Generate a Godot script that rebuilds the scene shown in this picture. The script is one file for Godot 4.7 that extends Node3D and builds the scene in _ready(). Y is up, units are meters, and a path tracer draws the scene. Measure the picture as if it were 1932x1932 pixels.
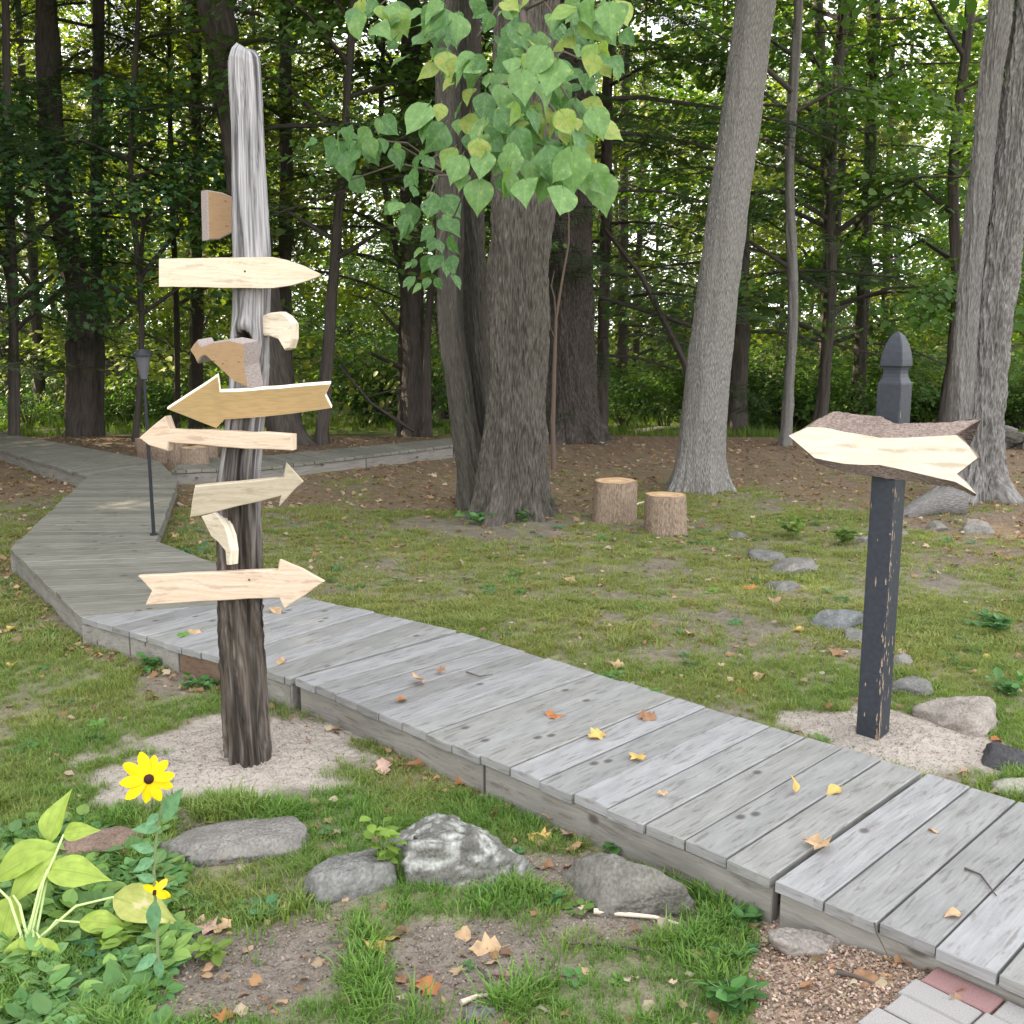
extends Node3D
# A clearing at the edge of a wood: a boardwalk, a post with hand-cut arrow boards, a dark post with a slab arrow.

const EYE := 1.6
const FOC := 1935.0          # focal length in the units of the layout grid (1932 across)
const PITCH := deg_to_rad(10.0)

var rng := RandomNumberGenerator.new()
var used := {}
var M := {}
var n_low := FastNoiseLite.new()
var n_mid := FastNoiseLite.new()
var n_hi := FastNoiseLite.new()
var n_ridge := FastNoiseLite.new()
var linden: Node3D
var walks: Array = []          # outlines of the boardwalk sections (x, z)
var rocks_at: Array = []       # Vector3(x, z, radius) of stones, so that grass stays off them

# ------------------------------------------------------------------ geometry helpers
class MB:
	var v := PackedVector3Array()
	var uv := PackedVector2Array()
	var c := PackedColorArray()
	var ix := PackedInt32Array()
	var sides := 0      # where the sides of a slab begin in ix
	func vert(p: Vector3, t := Vector2.ZERO, col := Color.WHITE) -> int:
		v.append(p); uv.append(t); c.append(col)
		return v.size() - 1
	func tri(a: int, b: int, d: int) -> void:
		ix.append(a); ix.append(b); ix.append(d)
	func quad(a: int, b: int, d: int, e: int) -> void:
		tri(a, b, d); tri(a, d, e)
	func flat_tri(p: Vector3, q: Vector3, r: Vector3, col := Color.WHITE, s := Vector2.ZERO, t := Vector2.ZERO, u := Vector2.ZERO) -> void:
		tri(vert(p, s, col), vert(q, t, col), vert(r, u, col))
	func flat_quad(p: Vector3, q: Vector3, r: Vector3, s: Vector3, col := Color.WHITE) -> void:
		var a := vert(p, Vector2(0, 0), col)
		var b := vert(q, Vector2(1, 0), col)
		var d := vert(r, Vector2(1, 1), col)
		var e := vert(s, Vector2(0, 1), col)
		quad(a, b, d, e)
	func half(want_sides: bool) -> ArrayMesh:
		var all := ix
		ix = all.slice(sides) if want_sides else all.slice(0, sides)
		var m := mesh()
		ix = all
		return m
	func mesh() -> ArrayMesh:
		var n := PackedVector3Array()
		n.resize(v.size())
		for i in range(0, ix.size(), 3):
			var a := ix[i]
			var b := ix[i + 1]
			var d := ix[i + 2]
			var f := (v[d] - v[a]).cross(v[b] - v[a])
			n[a] += f; n[b] += f; n[d] += f
		for i in n.size():
			n[i] = n[i].normalized() if n[i].length_squared() > 1e-20 else Vector3.UP
		var arr := []
		arr.resize(Mesh.ARRAY_MAX)
		arr[Mesh.ARRAY_VERTEX] = v
		arr[Mesh.ARRAY_NORMAL] = n
		arr[Mesh.ARRAY_TEX_UV] = uv
		arr[Mesh.ARRAY_COLOR] = c
		arr[Mesh.ARRAY_INDEX] = ix
		var m := ArrayMesh.new()
		m.add_surface_from_arrays(Mesh.PRIMITIVE_TRIANGLES, arr)
		return m

func ray(u: float, w: float) -> Vector3:
	var x := (u - 966.0) / FOC
	var y := -(w - 966.0) / FOC
	return Vector3(x, y * cos(PITCH) - sin(PITCH), -cos(PITCH) - y * sin(PITCH))

func spot(u: float, w: float, h := 0.0) -> Vector3:      # where the layout grid meets the level h
	var d := ray(u, w)
	var p := Vector3(0, EYE, 0) + d * ((h - EYE) / d.y)
	return p

func at_depth(u: float, w: float, z: float) -> Vector3:  # where it meets the upright plane z
	var d := ray(u, w)
	return Vector3(0, EYE, 0) + d * (z / d.z)

func on_plane(u: float, w: float, p: Vector3, n: Vector3) -> Vector3:
	var d := ray(u, w)
	var e := Vector3(0, EYE, 0)
	return e + d * ((p - e).dot(n) / d.dot(n))

func ht(x: float, z: float) -> float:
	var h := n_low.get_noise_2d(x * 3.0, z * 3.0) * 0.03 + n_mid.get_noise_2d(x * 4.0, z * 4.0) * 0.008
	if z < -15.0:
		h -= minf((-15.0 - z) * 0.06, 1.6) * smoothstep(-15.0, -17.0, z)
	var d1 := Vector2((x + 1.06) / 0.5, (z + 3.68) / 0.42).length()
	h += 0.045 * smoothstep(1.0, 0.15, d1)
	h += 0.012 * n_mid.get_noise_2d(x * 14.0, z * 14.0) * smoothstep(1.1, 0.8, minf(Vector2((x + 1.06) / 0.5, (z + 3.68) / 0.42).length(), Vector2((x - 1.5) / 0.5, (z + 3.9) / 0.4).length()))
	h += 0.055 * smoothstep(0.72, 0.36, Vector2(x - 1.2, z + 2.0).length())
	var d2 := Vector2((x - 1.5) / 0.5, (z + 3.9) / 0.4).length()
	h += 0.04 * smoothstep(1.0, 0.15, d2)
	return h

func grounded(u: float, w: float) -> Vector3:
	var p := spot(u, w)
	for i in 3:
		p = spot(u, w, ht(p.x, p.z))
	return p

func tube(mb: MB, pts: Array, radii: Array, segs: int, vs := 1.0, cap := true, col := Color.WHITE) -> void:
	var n := pts.size()
	var side := Vector3.ZERO
	var first := mb.v.size()
	var run := 0.0
	for i in n:
		var t: Vector3 = (pts[mini(i + 1, n - 1)] - pts[maxi(i - 1, 0)]).normalized()
		if i == 0:
			side = t.cross(Vector3.RIGHT if absf(t.x) < 0.9 else Vector3.FORWARD).normalized()
		else:
			side = (side - t * side.dot(t)).normalized()
			run += pts[i].distance_to(pts[i - 1])
		var up := t.cross(side)
		for k in segs + 1:
			var a := TAU * k / segs
			mb.vert(pts[i] + (side * cos(a) + up * sin(a)) * radii[i], Vector2(float(k) / segs, run * vs), col)
	for i in n - 1:
		for k in segs:
			var a := first + i * (segs + 1) + k
			mb.quad(a, a + 1, a + segs + 2, a + segs + 1)
	if cap:
		for e in [0, n - 1]:
			var mid := mb.vert(pts[e], Vector2(0.5, 0.5), col)
			for k in segs:
				var a: int = mb.vert(mb.v[first + e * (segs + 1) + k], Vector2.ZERO, col)
				var b: int = mb.vert(mb.v[first + e * (segs + 1) + k + 1], Vector2.ZERO, col)
				if e == 0: mb.tri(mid, b, a)
				else: mb.tri(mid, a, b)

func inset(poly: PackedVector2Array, by: float) -> PackedVector2Array:
	var out := PackedVector2Array()
	var n := poly.size()
	for i in n:
		var e0 := (poly[i] - poly[(i + n - 1) % n]).normalized()
		var e1 := (poly[(i + 1) % n] - poly[i]).normalized()
		var m := (Vector2(-e0.y, e0.x) + Vector2(-e1.y, e1.x))
		var l := maxf(m.length(), 0.5)
		out.append(poly[i] + m / l * by / maxf(l * 0.5, 0.4))
	return out

# A flat piece cut to an outline (counter-clockwise in its own x, y), thick towards its own -z, with worn edges.
func slab(poly: PackedVector2Array, tf: Transform3D, thick: float, edge := 0.003, us := Vector2.ONE, uo := Vector2.ZERO) -> MB:
	if signed_area(poly) < 0.0:
		poly.reverse()
	var mb := MB.new()
	var n := poly.size()
	var ins := inset(poly, edge)
	var tris := Geometry2D.triangulate_polygon(ins)
	if tris.is_empty():
		ins = poly
		tris = Geometry2D.triangulate_polygon(ins)
	for back in [false, true]:
		var z := -thick if back else 0.0
		var base := mb.v.size()
		for p in ins:
			mb.vert(tf * Vector3(p.x, p.y, z), p * us + uo)
		for i in range(0, tris.size(), 3):
			var a := base + tris[i]
			var b := base + tris[i + 1]
			var d := base + tris[i + 2]
			var ccw: bool = (ins[tris[i + 1]] - ins[tris[i]]).cross(ins[tris[i + 2]] - ins[tris[i]]) > 0.0
			if ccw != back: mb.tri(a, d, b)
			else: mb.tri(a, b, d)
	mb.sides = mb.ix.size()
	var rings := [[ins, 0.0], [poly, -edge], [poly, -thick + edge], [ins, -thick]]
	for r in 3:
		for i in n:
			var j := (i + 1) % n
			var a0: Vector2 = rings[r][0][i]
			var a1: Vector2 = rings[r][0][j]
			var b0: Vector2 = rings[r + 1][0][i]
			var b1: Vector2 = rings[r + 1][0][j]
			var za: float = rings[r][1]
			var zb: float = rings[r + 1][1]
			var k0 := mb.vert(tf * Vector3(a0.x, a0.y, za), Vector2((a0.x + a0.y) * us.x, za * us.y) + uo)
			var k1 := mb.vert(tf * Vector3(a1.x, a1.y, za), Vector2((a1.x + a1.y) * us.x, za * us.y) + uo)
			var k2 := mb.vert(tf * Vector3(b1.x, b1.y, zb), Vector2((b1.x + b1.y) * us.x, zb * us.y) + uo)
			var k3 := mb.vert(tf * Vector3(b0.x, b0.y, zb), Vector2((b0.x + b0.y) * us.x, zb * us.y) + uo)
			mb.quad(k0, k1, k2, k3)
	return mb

func signed_area(p: PackedVector2Array) -> float:
	var a := 0.0
	for i in p.size():
		a += p[i].cross(p[(i + 1) % p.size()])
	return a

# ------------------------------------------------------------------ scene-tree helpers
func numbered(called: String) -> String:
	var k: int = used.get(called, 0)
	used[called] = k + 1
	return called if k == 0 else "%s_%03d" % [called, k]

func meta(o: Node, label := "", category := "", group := "", kind := "") -> Node:
	if label: o.set_meta("label", label)
	if category: o.set_meta("category", category)
	if group: o.set_meta("group", group)
	if kind: o.set_meta("kind", kind)
	return o

func thing(called: String, label: String, category: String, at := Vector3.ZERO, group := "") -> Node3D:
	var o := Node3D.new()
	o.name = numbered(called)
	o.position = at
	add_child(o)
	meta(o, label, category, group)
	return o

func part(called: String, mesh: Mesh, mat: Material, parent: Node, label := "") -> MeshInstance3D:
	var o := MeshInstance3D.new()
	o.mesh = mesh
	o.material_override = mat
	o.name = called
	parent.add_child(o, true)
	if parent is Node3D and parent != self and parent.get_parent() == self:
		o.position = -parent.position      # meshes are given in world places
	if label: o.set_meta("label", label)
	return o

func lone(called: String, mesh: Mesh, mat: Material, label: String, category: String, group := "", kind := "") -> MeshInstance3D:
	var o := MeshInstance3D.new()
	o.mesh = mesh
	o.material_override = mat
	o.name = numbered(called)
	add_child(o)
	meta(o, label, category, group, kind)
	return o

func many(called: String, mesh: Mesh, mat: Material, places: Array, tints: Array, parent: Node) -> MultiMeshInstance3D:
	var mm := MultiMesh.new()
	mm.transform_format = MultiMesh.TRANSFORM_3D
	mm.use_colors = true
	mm.mesh = mesh
	mm.instance_count = places.size()
	for i in places.size():
		mm.set_instance_transform(i, places[i])
		mm.set_instance_color(i, tints[i])
	var o := MultiMeshInstance3D.new()
	o.multimesh = mm
	o.material_override = mat
	o.name = called if parent != self else numbered(called)
	parent.add_child(o, true)
	if parent is Node3D and parent != self and parent.get_parent() == self:
		o.position = -parent.position
	return o

func rf(a: float, b: float) -> float:
	return rng.randf_range(a, b)

func tint(c: Color, by: float) -> Color:
	var k := 1.0 + rf(-by, by)
	return Color(c.r * k * (1.0 + rf(-by, by) * 0.4), c.g * k, c.b * k * (1.0 + rf(-by, by) * 0.4))

# ------------------------------------------------------------------ materials
func lin(r: float, g: float, b: float) -> Color:
	return Color(r, g, b).linear_to_srgb()

func grey_noise(freq: float, lo: float, hi: float, octaves := 4, size := 256, sd := 1, kind := FastNoiseLite.TYPE_SIMPLEX_SMOOTH) -> NoiseTexture2D:
	var f := FastNoiseLite.new()
	f.seed = sd
	f.noise_type = kind
	f.frequency = freq
	f.fractal_octaves = octaves
	var t := NoiseTexture2D.new()
	t.width = size
	t.height = size
	t.seamless = true
	t.noise = f
	var g := Gradient.new()
	g.set_color(0, Color(lo, lo, lo).linear_to_srgb())
	g.set_color(1, Color(hi, hi, hi).linear_to_srgb())
	t.color_ramp = g
	return t

func two_tone(freq: float, a: Color, b: Color, octaves := 4, size := 256, sd := 1, mid := 0.5) -> NoiseTexture2D:
	var t := grey_noise(freq, 0, 1, octaves, size, sd)
	var g := Gradient.new()
	g.offsets = PackedFloat32Array([0.0, mid - 0.18, mid + 0.18, 1.0])
	g.colors = PackedColorArray([a.linear_to_srgb(), a.lerp(b, 0.25).linear_to_srgb(), a.lerp(b, 0.75).linear_to_srgb(), b.linear_to_srgb()])
	t.color_ramp = g
	return t

func mat(called: String, c: Color, rough := 0.85, tex: Texture2D = null, scale := Vector3.ONE, tri := true, world := true) -> StandardMaterial3D:
	var m := StandardMaterial3D.new()
	m.resource_name = called
	m.albedo_color = c.linear_to_srgb()
	m.roughness = rough
	m.metallic_specular = 0.3
	m.vertex_color_use_as_albedo = true
	if tex:
		m.albedo_texture = tex
		m.uv1_triplanar = tri
		m.uv1_world_triplanar = tri and world
		m.uv1_scale = scale
	M[called] = m
	return m

func relief(m: StandardMaterial3D, tex: Texture2D, cm: float) -> void:
	m.heightmap_enabled = true
	m.heightmap_texture = tex
	m.heightmap_scale = cm

func leafy(called: String, back: Color, rough := 0.55) -> StandardMaterial3D:
	var m := mat(called, Color.WHITE, rough)
	m.backlight_enabled = true
	m.backlight = back.linear_to_srgb()
	return m

# Sawn boards seen along their grain; eight boards are laid one above another in the picture.
func board_picture(w: int, h: int, lanes: int, light: Color, dark: Color, stain: Color, knots: float, sd: int, nails := false) -> ImageTexture:
	var im := Image.create(w, h, false, Image.FORMAT_RGB8)
	var a := FastNoiseLite.new(); a.seed = sd; a.frequency = 1.0; a.fractal_octaves = 3
	var b := FastNoiseLite.new(); b.seed = sd + 7; b.frequency = 1.0; b.fractal_octaves = 2
	var lh := h / lanes
	var r := RandomNumberGenerator.new()
	r.seed = sd
	var lane_tone := []
	var lane_knots := []
	for l in lanes:
		lane_tone.append(r.randf_range(-0.24, 0.24))
		var ks := []
		if r.randf() < knots:
			ks.append(Vector2(r.randf_range(0.1, 0.9) * w, r.randf_range(0.25, 0.75) * lh))
		if r.randf() < knots * 0.5:
			ks.append(Vector2(r.randf_range(0.1, 0.9) * w, r.randf_range(0.25, 0.75) * lh))
		lane_knots.append(ks)
	for y in h:
		var l := y / lh
		var yy := float(y % lh)
		for x in w:
			var bend := b.get_noise_2d(x * 0.0035, l * 9.0 + yy * 0.012) * 7.0
			var knot := 0.0
			for k: Vector2 in lane_knots[l]:
				var d := Vector2((x - k.x) * 0.55, yy - k.y)
				var dl := d.length()
				bend += signf(d.y) * 60.0 / (dl + 7.0)
				knot = maxf(knot, smoothstep(9.0, 3.0, dl))
			var g := a.get_noise_2d(x * 0.0035, l * 31.0 + (yy + bend) * 0.2)
			var g2 := a.get_noise_2d(x * 0.011 + 50.0, l * 17.0 + (yy + bend) * 0.8)
			var s := b.get_noise_2d(x * 0.009 + 90.0, l * 13.0 + (yy + bend) * 0.09) + a.get_noise_2d(x * 0.05, yy * 0.3 + l * 5.0) * 0.25
			var t := clampf(0.52 + lane_tone[l] + g * 0.36 + g2 * 0.4, 0.0, 1.0)
			var c := dark.lerp(light, t)
			c = c.lerp(stain, clampf((s - 0.3) * 1.5, 0.0, 0.5))
			c = c.lerp(stain * 0.55, knot * 0.8)
			if nails:
				for nx: float in [0.13, 0.5, 0.87]:
					for ny: float in [0.3, 0.7]:
						var dn := Vector2((x - nx * w) * 0.13 + s * 6.0, (yy - ny * lh) * 0.4 + g2 * 4.0).length()
						c = c.lerp(Color(0.07, 0.05, 0.04), smoothstep(3.2, 0.8, dn) * clampf(b.get_noise_2d(l * 41.0 + nx * 300.0, ny * 170.0) * 2.0, 0.0, 0.5))
				c *= 1.0 + b.get_noise_2d(x * 0.007 + l * 77.0, yy * 0.03) * 0.16
			im.set_pixel(x, y, c.linear_to_srgb())
	return ImageTexture.create_from_image(im)

func leaf_picture(base: Color, vein: Color, patch: Color, patchy: float, sd: int, ribs := false) -> ImageTexture:
	var s := 96
	var im := Image.create(s, s, false, Image.FORMAT_RGB8)
	var a := FastNoiseLite.new(); a.seed = sd; a.frequency = 0.035; a.fractal_octaves = 3
	for y in s:
		for x in s:
			var u := float(x) / s
			var w := absf(float(y) / s - 0.5) * 2.0
			var v := smoothstep(0.05, 0.01, w)
			if ribs:
				var q := fposmod(w * 5.0 / maxf(0.2, sin(PI * clampf(u, 0.05, 0.95))), 1.0)
				v = maxf(v, smoothstep(0.16, 0.0, absf(q - 0.5)) * 0.6)
			else:
				var q := fposmod((u - w * 0.42) * 6.5, 1.0)
				v = maxf(v, smoothstep(0.11, 0.0, absf(q - 0.5)) * 0.75)
			var n := a.get_noise_2d(x, y)
			var c := base * (1.0 + n * 0.3)
			c = c.lerp(vein, v * (0.5 if ribs else 0.24))
			c = c.lerp(patch, clampf((n - 0.35 + patchy) * 5.0, 0.0, 0.95))
			im.set_pixel(x, y, c.linear_to_srgb())
	return ImageTexture.create_from_image(im)

func make_materials() -> void:
	var speck := grey_noise(0.06, 0.45, 1.35, 5, 512, 3)
	var fine := grey_noise(0.12, 0.55, 1.3, 4, 512, 5)
	var streak := grey_noise(0.03, 0.5, 1.22, 5, 256, 8)
	var fissure := grey_noise(0.05, 0.3, 1.2, 5, 512, 19)
	var bump := grey_noise(0.05, 0.0, 1.0, 5, 256, 11)

	var g := mat("earth", Color.WHITE, 0.95, fine, Vector3(1.6, 1.6, 1.6))
	relief(g, bump, 1.2)
	mat("stone", Color.WHITE, 0.9, speck, Vector3(2.6, 2.6, 2.6))
	relief(M.stone, bump, 0.8)

	# barks: colour streaks that follow the trunk (uv: round, up)
	for b in [["bark_dark", Color(0.085, 0.072, 0.062)], ["bark_ash", Color(0.28, 0.262, 0.243)], ["bark_linden", Color(0.125, 0.112, 0.094)], ["bark_hemlock", Color(0.085, 0.072, 0.062)], ["bark_furrowed", Color(0.27, 0.252, 0.238)]]:
		var m := mat(b[0], b[1], 0.95, streak, Vector3(5.0, 0.55, 1.0), false)
		relief(m, fissure if b[0] != "bark_dark" else streak, 1.4)
		if b[0] != "bark_dark": m.albedo_texture = fissure
	M.bark_ash.uv1_scale = Vector3(5.0, 0.8, 1.0)
	M.bark_linden.uv1_scale = Vector3(5.0, 0.45, 1.0)
	M.bark_furrowed.uv1_scale = Vector3(4.0, 0.6, 1.0)
	M.bark_hemlock.uv1_scale = Vector3(4.0, 0.5, 1.0)
	mat("twig", Color(0.085, 0.068, 0.055), 0.9)
	mat("twig_red", Color(0.13, 0.095, 0.075), 0.9)

	# deck
	var deck := board_picture(640, 640, 8, Color(0.25, 0.246, 0.239), Color(0.158, 0.153, 0.146), Color(0.09, 0.075, 0.062), 0.25, 21, true)
	for k in 4:
		var q: float = [1.0, 0.9, 1.08, 0.96][k]
		mat("deck_%d" % k, Color(q, q, q * [1.0, 1.0, 1.03, 0.97][k]), 0.72, deck, Vector3.ONE, false)
		mat("deck_drab_%d" % k, Color(0.8 * q, 0.78 * q, 0.68 * q), 0.78, deck, Vector3.ONE, false)  # darker, yellower tint for the farther sections
	mat("fascia", Color(1.0, 0.96, 0.88), 0.85, deck, Vector3.ONE, false)
	mat("fascia_rust", Color(0.62, 0.42, 0.3), 0.85, deck, Vector3.ONE, false)
	# cut wood of the signs
	var cream := board_picture(512, 256, 2, Color(0.66, 0.59, 0.48), Color(0.47, 0.385, 0.28), Color(0.28, 0.22, 0.155), 0.5, 33)
	var greyish := board_picture(512, 256, 2, Color(0.46, 0.4, 0.3), Color(0.3, 0.25, 0.18), Color(0.18, 0.15, 0.12), 0.6, 35)
	mat("cut_cream", Color.WHITE, 0.7, cream, Vector3(1, 1, 1), false)
	mat("cut_pink", Color(1.0, 0.91, 0.9), 0.7, cream, Vector3(1, 1, 1), false)
	mat("cut_grey", Color.WHITE, 0.75, greyish, Vector3(1, 1, 1), false)
	mat("plywood", Color(0.52, 0.36, 0.185), 0.6, grey_noise(0.02, 0.82, 1.1, 3, 256, 41), Vector3(2, 9, 1), false)
	mat("ply_edge", Color(0.8, 0.7, 0.55), 0.8)
	mat("slab_brown", Color(1.0, 0.93, 0.86), 0.85, board_picture(256, 256, 1, Color(0.4, 0.29, 0.18), Color(0.28, 0.19, 0.115), Color(0.17, 0.11, 0.07), 1.0, 44), Vector3(4, 4, 1), false)
	mat("rough_bark", Color.WHITE, 0.95, two_tone(0.05, Color(0.15, 0.115, 0.1), Color(0.36, 0.28, 0.24), 5, 256, 51), Vector3(4, 14, 8))
	relief(M.rough_bark, bump, 1.5)
	mat("grey_bark", Color.WHITE, 0.95, two_tone(0.06, Color(0.16, 0.13, 0.12), Color(0.34, 0.29, 0.27), 4, 256, 53), Vector3(8, 14, 8))
	mat("end_grain", Color(0.62, 0.45, 0.29), 0.85, grey_noise(0.08, 0.7, 1.15, 4, 256, 55), Vector3(6, 6, 6))
	mat("log_bark", Color.WHITE, 0.95, two_tone(0.03, Color(0.14, 0.1, 0.075), Color(0.34, 0.26, 0.19), 5, 256, 57), Vector3(6, 2, 6))
	relief(M.log_bark, bump, 1.2)
	mat("old_post", Color.WHITE, 0.9, streak, Vector3(6.0, 1.0, 1.0), false)
	relief(M.old_post, streak, 0.7)
	# dark painted post, worn to the wood on its arrises
	mat("post_paint", Color.WHITE, 0.5, two_tone(0.045, Color(0.026, 0.029, 0.036), Color(0.042, 0.046, 0.055), 4, 256, 61), Vector3(4, 3, 4))
	mat("worn_edge", Color(0.3, 0.22, 0.16), 0.9)
	mat("lamp_black", Color(0.022, 0.024, 0.03), 0.4)
	mat("lamp_glass", Color(0.09, 0.09, 0.1), 0.3)
	mat("brick_red", Color(0.26, 0.15, 0.145), 0.9, fine, Vector3(5, 5, 5))
	mat("brick_grey", Color(0.3, 0.28, 0.27), 0.9, fine, Vector3(5, 5, 5))
	for b in ["brick_red", "brick_grey"]:
		relief(M[b], fine, 0.3)
	# plants
	leafy("grass", Color(0.75, 0.9, 0.3), 0.6)
	leafy("needles", Color(0.35, 0.5, 0.2), 0.6)
	leafy("foliage", Color(0.85, 1.0, 0.28), 0.5)
	leafy("weeds", Color(0.6, 0.8, 0.3), 0.5)
	leafy("dry_leaf", Color(0.5, 0.35, 0.2), 0.8)
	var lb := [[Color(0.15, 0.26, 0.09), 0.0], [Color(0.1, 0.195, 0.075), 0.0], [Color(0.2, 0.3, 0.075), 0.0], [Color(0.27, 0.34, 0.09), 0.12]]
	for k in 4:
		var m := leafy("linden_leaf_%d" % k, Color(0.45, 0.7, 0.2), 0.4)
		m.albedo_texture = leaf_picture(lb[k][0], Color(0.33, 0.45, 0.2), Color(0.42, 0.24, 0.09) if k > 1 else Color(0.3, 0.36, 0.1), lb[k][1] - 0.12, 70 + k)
	for k in 2:
		var m := leafy("hosta_leaf_%d" % k, Color(0.6, 0.8, 0.2), 0.4)
		m.albedo_texture = leaf_picture([Color(0.34, 0.43, 0.085), Color(0.42, 0.42, 0.13)][k], Color(0.2, 0.28, 0.04), Color(0.6, 0.5, 0.3), [-0.3, -0.02][k], 80 + k, true)
	leafy("flower_leaf", Color(0.4, 0.6, 0.3), 0.5)
	M.flower_leaf.albedo_texture = leaf_picture(Color(0.13, 0.26, 0.13), Color(0.25, 0.4, 0.22), Color(0.2, 0.3, 0.1), -0.3, 84)
	leafy("petal", Color(0.9, 0.7, 0.05), 0.5)
	M.petal.albedo_color = lin(0.9, 0.66, 0.006)
	mat("petal_old", Color(0.85, 0.42, 0.02), 0.6)
	mat("flower_eye", Color(0.035, 0.015, 0.01), 0.9)
	mat("stem", Color(0.16, 0.2, 0.09), 0.7)
	mat("stem_pale", Color(0.4, 0.5, 0.2), 0.6)
	mat("bare_stick", Color(0.55, 0.46, 0.36), 0.85)
	mat("dark_stick", Color(0.08, 0.065, 0.055), 0.9)

# ------------------------------------------------------------------ the stage
func _ready() -> void:
	rng.seed = 20240917
	# camera, sky, sun, exposure
	var cam := Camera3D.new()
	cam.name = "camera"
	cam.fov = rad_to_deg(2.0 * atan(966.0 / FOC))
	cam.far = 600.0
	cam.near = 0.05
	cam.position = Vector3(0, EYE, 0)
	cam.rotation = Vector3(-PITCH, 0, 0)
	add_child(cam)
	var env := Environment.new()
	env.background_mode = Environment.BG_SKY
	var sky := Sky.new()
	var sm := ProceduralSkyMaterial.new()
	sm.sky_top_color = lin(0.68, 0.7, 0.74)
	sm.sky_horizon_color = lin(0.88, 0.88, 0.87)
	sm.sky_curve = 0.2
	sm.ground_bottom_color = lin(0.1, 0.11, 0.07)
	sm.ground_horizon_color = lin(0.2, 0.22, 0.14)
	sm.sun_angle_max = 20.0
	sky.sky_material = sm
	env.sky = sky
	env.tonemap_mode = Environment.TONE_MAPPER_LINEAR
	env.tonemap_exposure = 5.0
	env.sdfgi_enabled = true
	env.ssao_enabled = true
	env.ssil_enabled = true
	var we := WorldEnvironment.new()
	we.name = "daylight"
	we.environment = env
	add_child(we)
	var sun := DirectionalLight3D.new()
	sun.name = "sun"
	sun.light_energy = 1.6
	sun.light_color = lin(1.0, 0.86, 0.62)
	sun.light_angular_distance = 0.5
	sun.shadow_enabled = true
	add_child(sun)
	sun.look_at_from_position(Vector3(-0.85, 0.6, -0.42), Vector3.ZERO)

	n_low.seed = 4; n_low.frequency = 0.12; n_low.fractal_octaves = 3
	n_mid.seed = 9; n_mid.frequency = 0.55; n_mid.fractal_octaves = 3
	n_hi.seed = 14; n_hi.frequency = 3.0; n_hi.fractal_octaves = 3
	n_ridge.seed = 17; n_ridge.frequency = 1.0; n_ridge.fractal_type = FastNoiseLite.FRACTAL_RIDGED; n_ridge.fractal_octaves = 2
	make_materials()
	make_sprays()
	lay_out_walks()
	build_ground()
	build_walks()
	build_near_trees()
	build_wood()
	build_signpost()
	build_black_post()
	build_path_light()
	build_stumps_and_logs()
	build_stones()
	build_paving()
	build_linden_branch()
	build_flowers_and_hosta()
	build_weeds()
	build_fallen_leaves()
	build_sticks()
	build_grass()

# ------------------------------------------------------------------ ground
func v2(p: Vector3) -> Vector2:
	return Vector2(p.x, p.z)

func lay_out_walks() -> void:
	var d := Vector2(-1, -1).normalized()            # the near run, heading left and away
	var w := Vector2(1, -1).normalized() * 0.95
	var a0 := Vector2(0.70, -2.55)
	walks = [
		[PackedVector2Array([a0 - d * 0.012, a0 - d * 2.9, a0 - d * 2.9 + w, a0 - d * 0.012 + w]), w, 0.145],
		[PackedVector2Array([a0, a0 + d * 2.29, a0 + d * 2.29 + w, a0 + w]), w, 0.143],
		[PackedVector2Array([Vector2(-0.945, -4.17), Vector2(-2.22, -5.10), Vector2(-1.15, -5.52), Vector2(-0.27, -4.87)]), Vector2(0.6, -0.78), 0.141],
		[PackedVector2Array([Vector2(-2.225, -5.115), Vector2(-3.40, -6.80), Vector2(-2.50, -7.06), Vector2(-1.155, -5.535)]), Vector2(1.0, -0.16), 0.142],
		[PackedVector2Array([Vector2(-3.405, -6.81), Vector2(-4.3, -10.3), Vector2(-4.0, -11.55), Vector2(-3.3, -10.05), Vector2(-2.505, -7.07)]), Vector2(1.0, -0.03), 0.142],
		[PackedVector2Array([Vector2(-4.31, -10.32), Vector2(-6.4, -12.7), Vector2(-9.5, -15.2), Vector2(-10.2, -17.0), Vector2(-7.4, -14.9), Vector2(-4.02, -11.56)]), Vector2(0.5, -0.86), 0.142],
		[PackedVector2Array([Vector2(-3.6, -10.75), Vector2(-2.7, -11.0), Vector2(-0.75, -13.25), Vector2(-0.2, -13.6), Vector2(-0.5, -14.2), Vector2(-1.0, -13.95), Vector2(-2.9, -12.1), Vector2(-3.75, -11.8)]), Vector2(-0.6, -0.8), 0.142],
	]

func on_walk(p: Vector2, grow := 0.0) -> bool:
	for k in walks.size():
		var poly: PackedVector2Array = walks[k][0]
		if grow == 0.0:
			if Geometry2D.is_point_in_polygon(p, poly): return true
		else:
			if Geometry2D.is_point_in_polygon(p, poly): return true
			for i in poly.size():
				if Geometry2D.get_closest_point_to_segment(p, poly[i], poly[(i + 1) % poly.size()]).distance_to(p) < grow:
					return true
	return false

func blob(x: float, z: float, cx: float, cz: float, rx: float, rz: float) -> float:
	var d := Vector2((x - cx) / rx, (z - cz) / rz).length() + n_mid.get_noise_2d(x * 6.0, z * 6.0) * 0.55
	return smoothstep(1.1, 0.72, d)

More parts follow.
